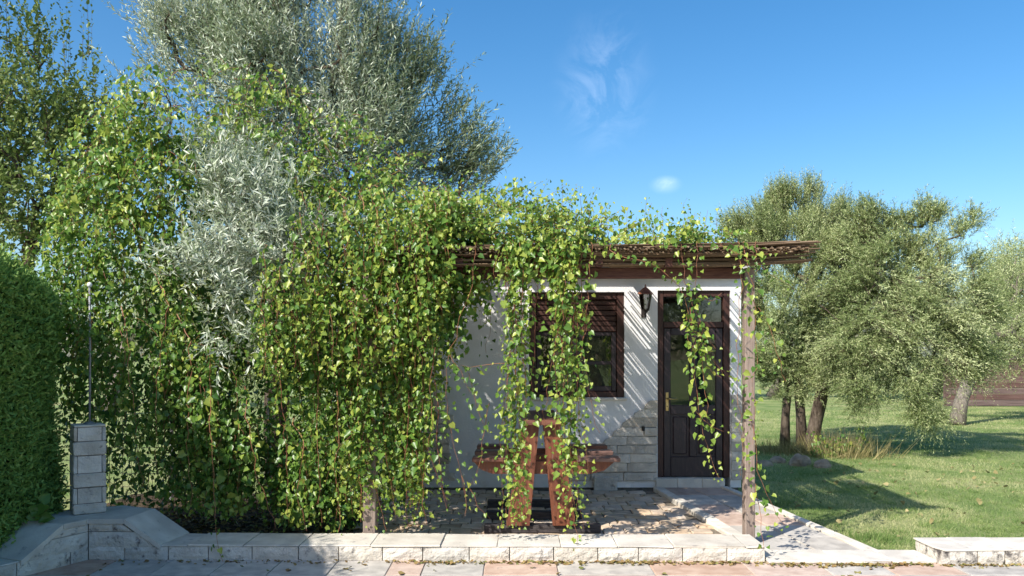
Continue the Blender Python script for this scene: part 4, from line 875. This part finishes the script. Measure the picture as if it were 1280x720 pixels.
pos = np.array(pos); leaves('sprays', T_SPRAY, pos - H0, np.array(nrm_), np.array(tip_), rng.uniform(.03, .065, len(pos)), .48 + .5 * (vnoise(pos, 5, 1) - .5) + rng.normal(0, .22, len(pos)), 'thuja', hd)
# a few broad leaves poking out at the hedge foot
sp = Vine('shrub_sprig', tuple(P(58, 640, 6.75)), 'sprig of pale oval leaves poking out of the hedge foot', 'plant')
for k in range(7): sp.L.append((np.array([P(48 + rng.uniform(-12, 10), 636 + rng.uniform(-12, 14), 6.72)]), np.array([(.3, -.8, .6)]) + rng.normal(0, .3, (1, 3)), np.array([(.9, -.2, .25 + rng.normal(0, .4))]), np.array([.10]), np.array([.42])))
sp.st.tube([Vector((-.15, .1, -.12)), Vector((-.05, 0, -.02)), Vector((.03, 0, .04))], .004, 4, .3); sp.done()

# ---- wire fence behind the pillar
wf = thing('wire_fence', (-3.9, 9.6, ZG), 'thin wire mesh fence behind the stone pillar', 'fence')
m = MB()
for k in range(19): m.tube([(-1.6 + k * .15, 0, .02), (-1.6 + k * .15, 0, 1.1)], .003, 4)
for k in range(8): m.tube([(-1.6, .004, .05 + k * .15), (1.1, .004, .05 + k * .15)], .003, 4)
m.build('mesh', 'iron', wf)
for x in (-1.62, .0, 1.12): MB().tube([(x, .02, 0), (x, .02, 1.25)], .022, 8).build('post', 'galv', wf)

# ---- brown timber fence far right
tf = thing('timber_fence', (21.6, 28.2, ZG), 'brown horizontal board fence at the far end of the lawn', 'fence')
for k in range(9):
    for j in range(5): MB().cbox(-7.0 + j * 3.0, -4.01 + j * 3.0, 0, .03, .02 + k * .2, .214 + k * .2, .006, None, .002).build('board', 'timber_far', tf)
for j in range(6): MB().cbox(-7.06 + j * 3.0, -6.94 + j * 3.0, .04, .14, 0, 1.9, .006).build('post', 'timber_far', tf)

# ---- lawn grass, dry tufts, rocks
n = 150000
y_ = 7.15 + 19 * rng.random(n) ** 1.55; xl = np.where(y_ < 9.9, edge(PR0, PR1, y_) + .015, 2.75); x_ = xl + (y_ * .68 + .3 - xl) * rng.random(n)
pp = np.stack([x_, y_, np.full(n, ZG - .004)], 1); dry = vnoise(pp, 1.3, 2) * .6 + vnoise(pp, 4.1, 5) * .4; sz = rng.uniform(.018, .046, n) * (1 + (y_ - 7) * .03)
tone = .10 + .9 * np.clip((dry - .36) * 2.6, 0, 1) + rng.normal(0, .24, n)
lw = leaves('lawn_grass', T_BLADE, pp, rng.normal(0, 1, (n, 3)) * np.array((1, 1, .4)) + np.array((0, -.3, .8)), rng.normal(0, .75, (n, 3)) + np.array((0, 0, .9)), sz, tone, 'grass', width=rng.uniform(.003, .006, n) * (1 + (y_ - 7) * .09))
nc = 260; cy_ = 7.3 + 8 * rng.random(nc) ** 1.3; cl_ = np.where(cy_ < 9.9, edge(PR0, PR1, cy_) + .05, 2.8); cx_ = cl_ + (cy_ * .66 - cl_) * rng.random(nc)
k_ = rng.integers(0, nc, 16000); tp_ = np.stack([cx_[k_] + rng.normal(0, .05, 16000), cy_[k_] + rng.normal(0, .05, 16000), np.full(16000, ZG - .004)], 1)
tg = leaves('lawn_weeds', T_BLADE, tp_, rng.normal(0, 1, (16000, 3)), rng.normal(0, .6, (16000, 3)) + np.array((0, 0, 1.)), rng.uniform(.03, .075, 16000), (rng.random(nc) * .8)[k_] + rng.normal(0, .12, 16000), 'grass', width=rng.uniform(.004, .009, 16000))
tag(tg, 'small tufts of longer grass dotted over the lawn')
tag(lw, 'short green and straw coloured lawn grass')
def tuft(name, label, c, n, h, spread, mt, tone0, cat='plant'):
    o = thing(name, tuple(c), label, cat); a = rng.normal(0, spread, (n, 3)) * np.array((1, .8, 0)); ld = a / spread * .28 + rng.normal(0, .22, (n, 3)) + np.array((0, 0, 1))
    leaves('blades', T_BLADE, a, rng.normal(0, 1, (n, 3)) * np.array((1, 1, .3)), ld, h * rng.uniform(.4, 1.1, n), tone0 + rng.normal(0, .25, n), mt, o, width=rng.uniform(.006, .014, n)); return o
tuft('grass_tuft', 'straw coloured tuft of tall dry grass at the foot of the leaning olive', gz(1052, 14.2), 800, .50, .32, 'drygrass', .5)
tuft('grass_tuft', 'green and straw grass tuft under the two slender olive trunks', gz(985, 14.8), 700, .30, .35, 'drygrass', .25)
tuft('grass_tuft', 'small bushy green tuft on the lawn near the kerb', gz(1090, 7.75), 700, .07, .11, 'grass', .2)
tuft('grass_tuft', 'thin green grass tuft beside the path edge', gz(985, 8.6), 260, .11, .14, 'grass', .45)
wd = Vine('weed', tuple(P(1045, 560, 14.1)), 'tall leafy weed beside the dry grass tuft', 'plant')
for k in range(26): x = 1045 + rng.normal(0, 20); wd.add(path_strand([P(x, 590, 14.1), P(x + rng.normal(0, 6), 560, 14.1), P(x + rng.normal(0, 10), 535 + rng.uniform(-12, 35), 14.1)], .02), .07, .07, tone0=.4)
wd.done()
def rock(label, px, d, sx, sy, sz_):
    from mathutils import noise
    import bmesh
    b = bmesh.new(); bmesh.ops.create_icosphere(b, subdivisions=3, radius=1)
    for v in b.verts:
        q = v.co * 1.0; k = 1 + .28 * noise.noise(q * 1.3 + Vector((px, 0, 0))) + .10 * noise.noise(q * 3.5); v.co = Vector((q.x * sx, q.y * sy, max(q.z, -.35) * sz_)) * k
    me = bpy.data.meshes.new('rock'); b.to_mesh(me); b.free(); me.materials.append(M['rock']); o = link(bpy.data.objects.new('rock', me)); o.location = gz(px, d); o.rotation_euler = (0, 0, px); tag(o, label, 'rock')
rock('long buff boulder lying in the shade below the olive trunks', 1000, 13.1, .26, .16, .17); rock('small round grey rock right of the buff boulder', 1028, 12.8, .15, .12, .12); rock('small pale rock left of the buff boulder', 972, 13.4, .16, .12, .10); rock('low flat rock nearest the pergola post in the shade', 955, 13.0, .14, .12, .09)

# ---- fallen leaves
def litter(name, label, n, fx, fy, fz, smin, smax, mt='litter'):
    x = fx(n); y_ = fy(n, x); z = fz(x, y_)
    o = leaves(name, T_VINE, np.stack([x, y_, z + .006], 1), np.array((0, 0, 1.))[None] + rng.normal(0, .35, (n, 3)), rng.normal(0, 1, (n, 3)) * np.array((1, 1, .1)), rng.uniform(smin, smax, n), rng.random(n), mt); tag(o, label)
litter('leaf_litter', 'dry fallen leaves drifted along the foot of the low wall', 950, lambda n: np.where(rng.random(n) < .7, rng.choice(np.array((-.6, -.1, .35, .9, 1.15, 1.7, 2.3, 2.75, 3.0, 3.6, 3.9)), n) + rng.normal(0, .14, n), rng.uniform(-3.3, 4.2, n)), lambda n, x: np.where(x > 2.05, 6.74, 6.86 - .012 * (x + 3.4)) - np.abs(rng.normal(0, .045, n)), lambda x, y: np.full(len(x), ZP), .014, .042)
litter('leaf_litter', 'scattered fallen leaves on the front pavement', 80, lambda n: rng.uniform(-3.4, 4, n), lambda n, x: rng.uniform(5.9, 6.8, n), lambda x, y: np.full(len(x), ZP), .025, .06)
litter('leaf_litter', 'fallen leaves on the soil under the vine curtain', 1500, lambda n: rng.uniform(-3.8, -1.45, n), lambda n, x: rng.uniform(7.35, 9.6, n), lambda x, y: np.full(len(x), ZG + .022), .025, .06)
litter('leaf_litter', 'scattered pale fallen leaves on the lawn', 230, lambda n: rng.uniform(3.2, 9, n), lambda n, x: rng.uniform(7.2, 13, n) , lambda x, y: np.full(len(x), ZG + .02), .03, .07, 'drygrass')
litter('leaf_litter', 'fallen leaves on the patio pavers', 90, lambda n: rng.uniform(-1.2, 1.7, n), lambda n, x: rng.uniform(7.5, 9.7, n), lambda x, y: -.02 - .04 * (9.9 - y), .02, .045)
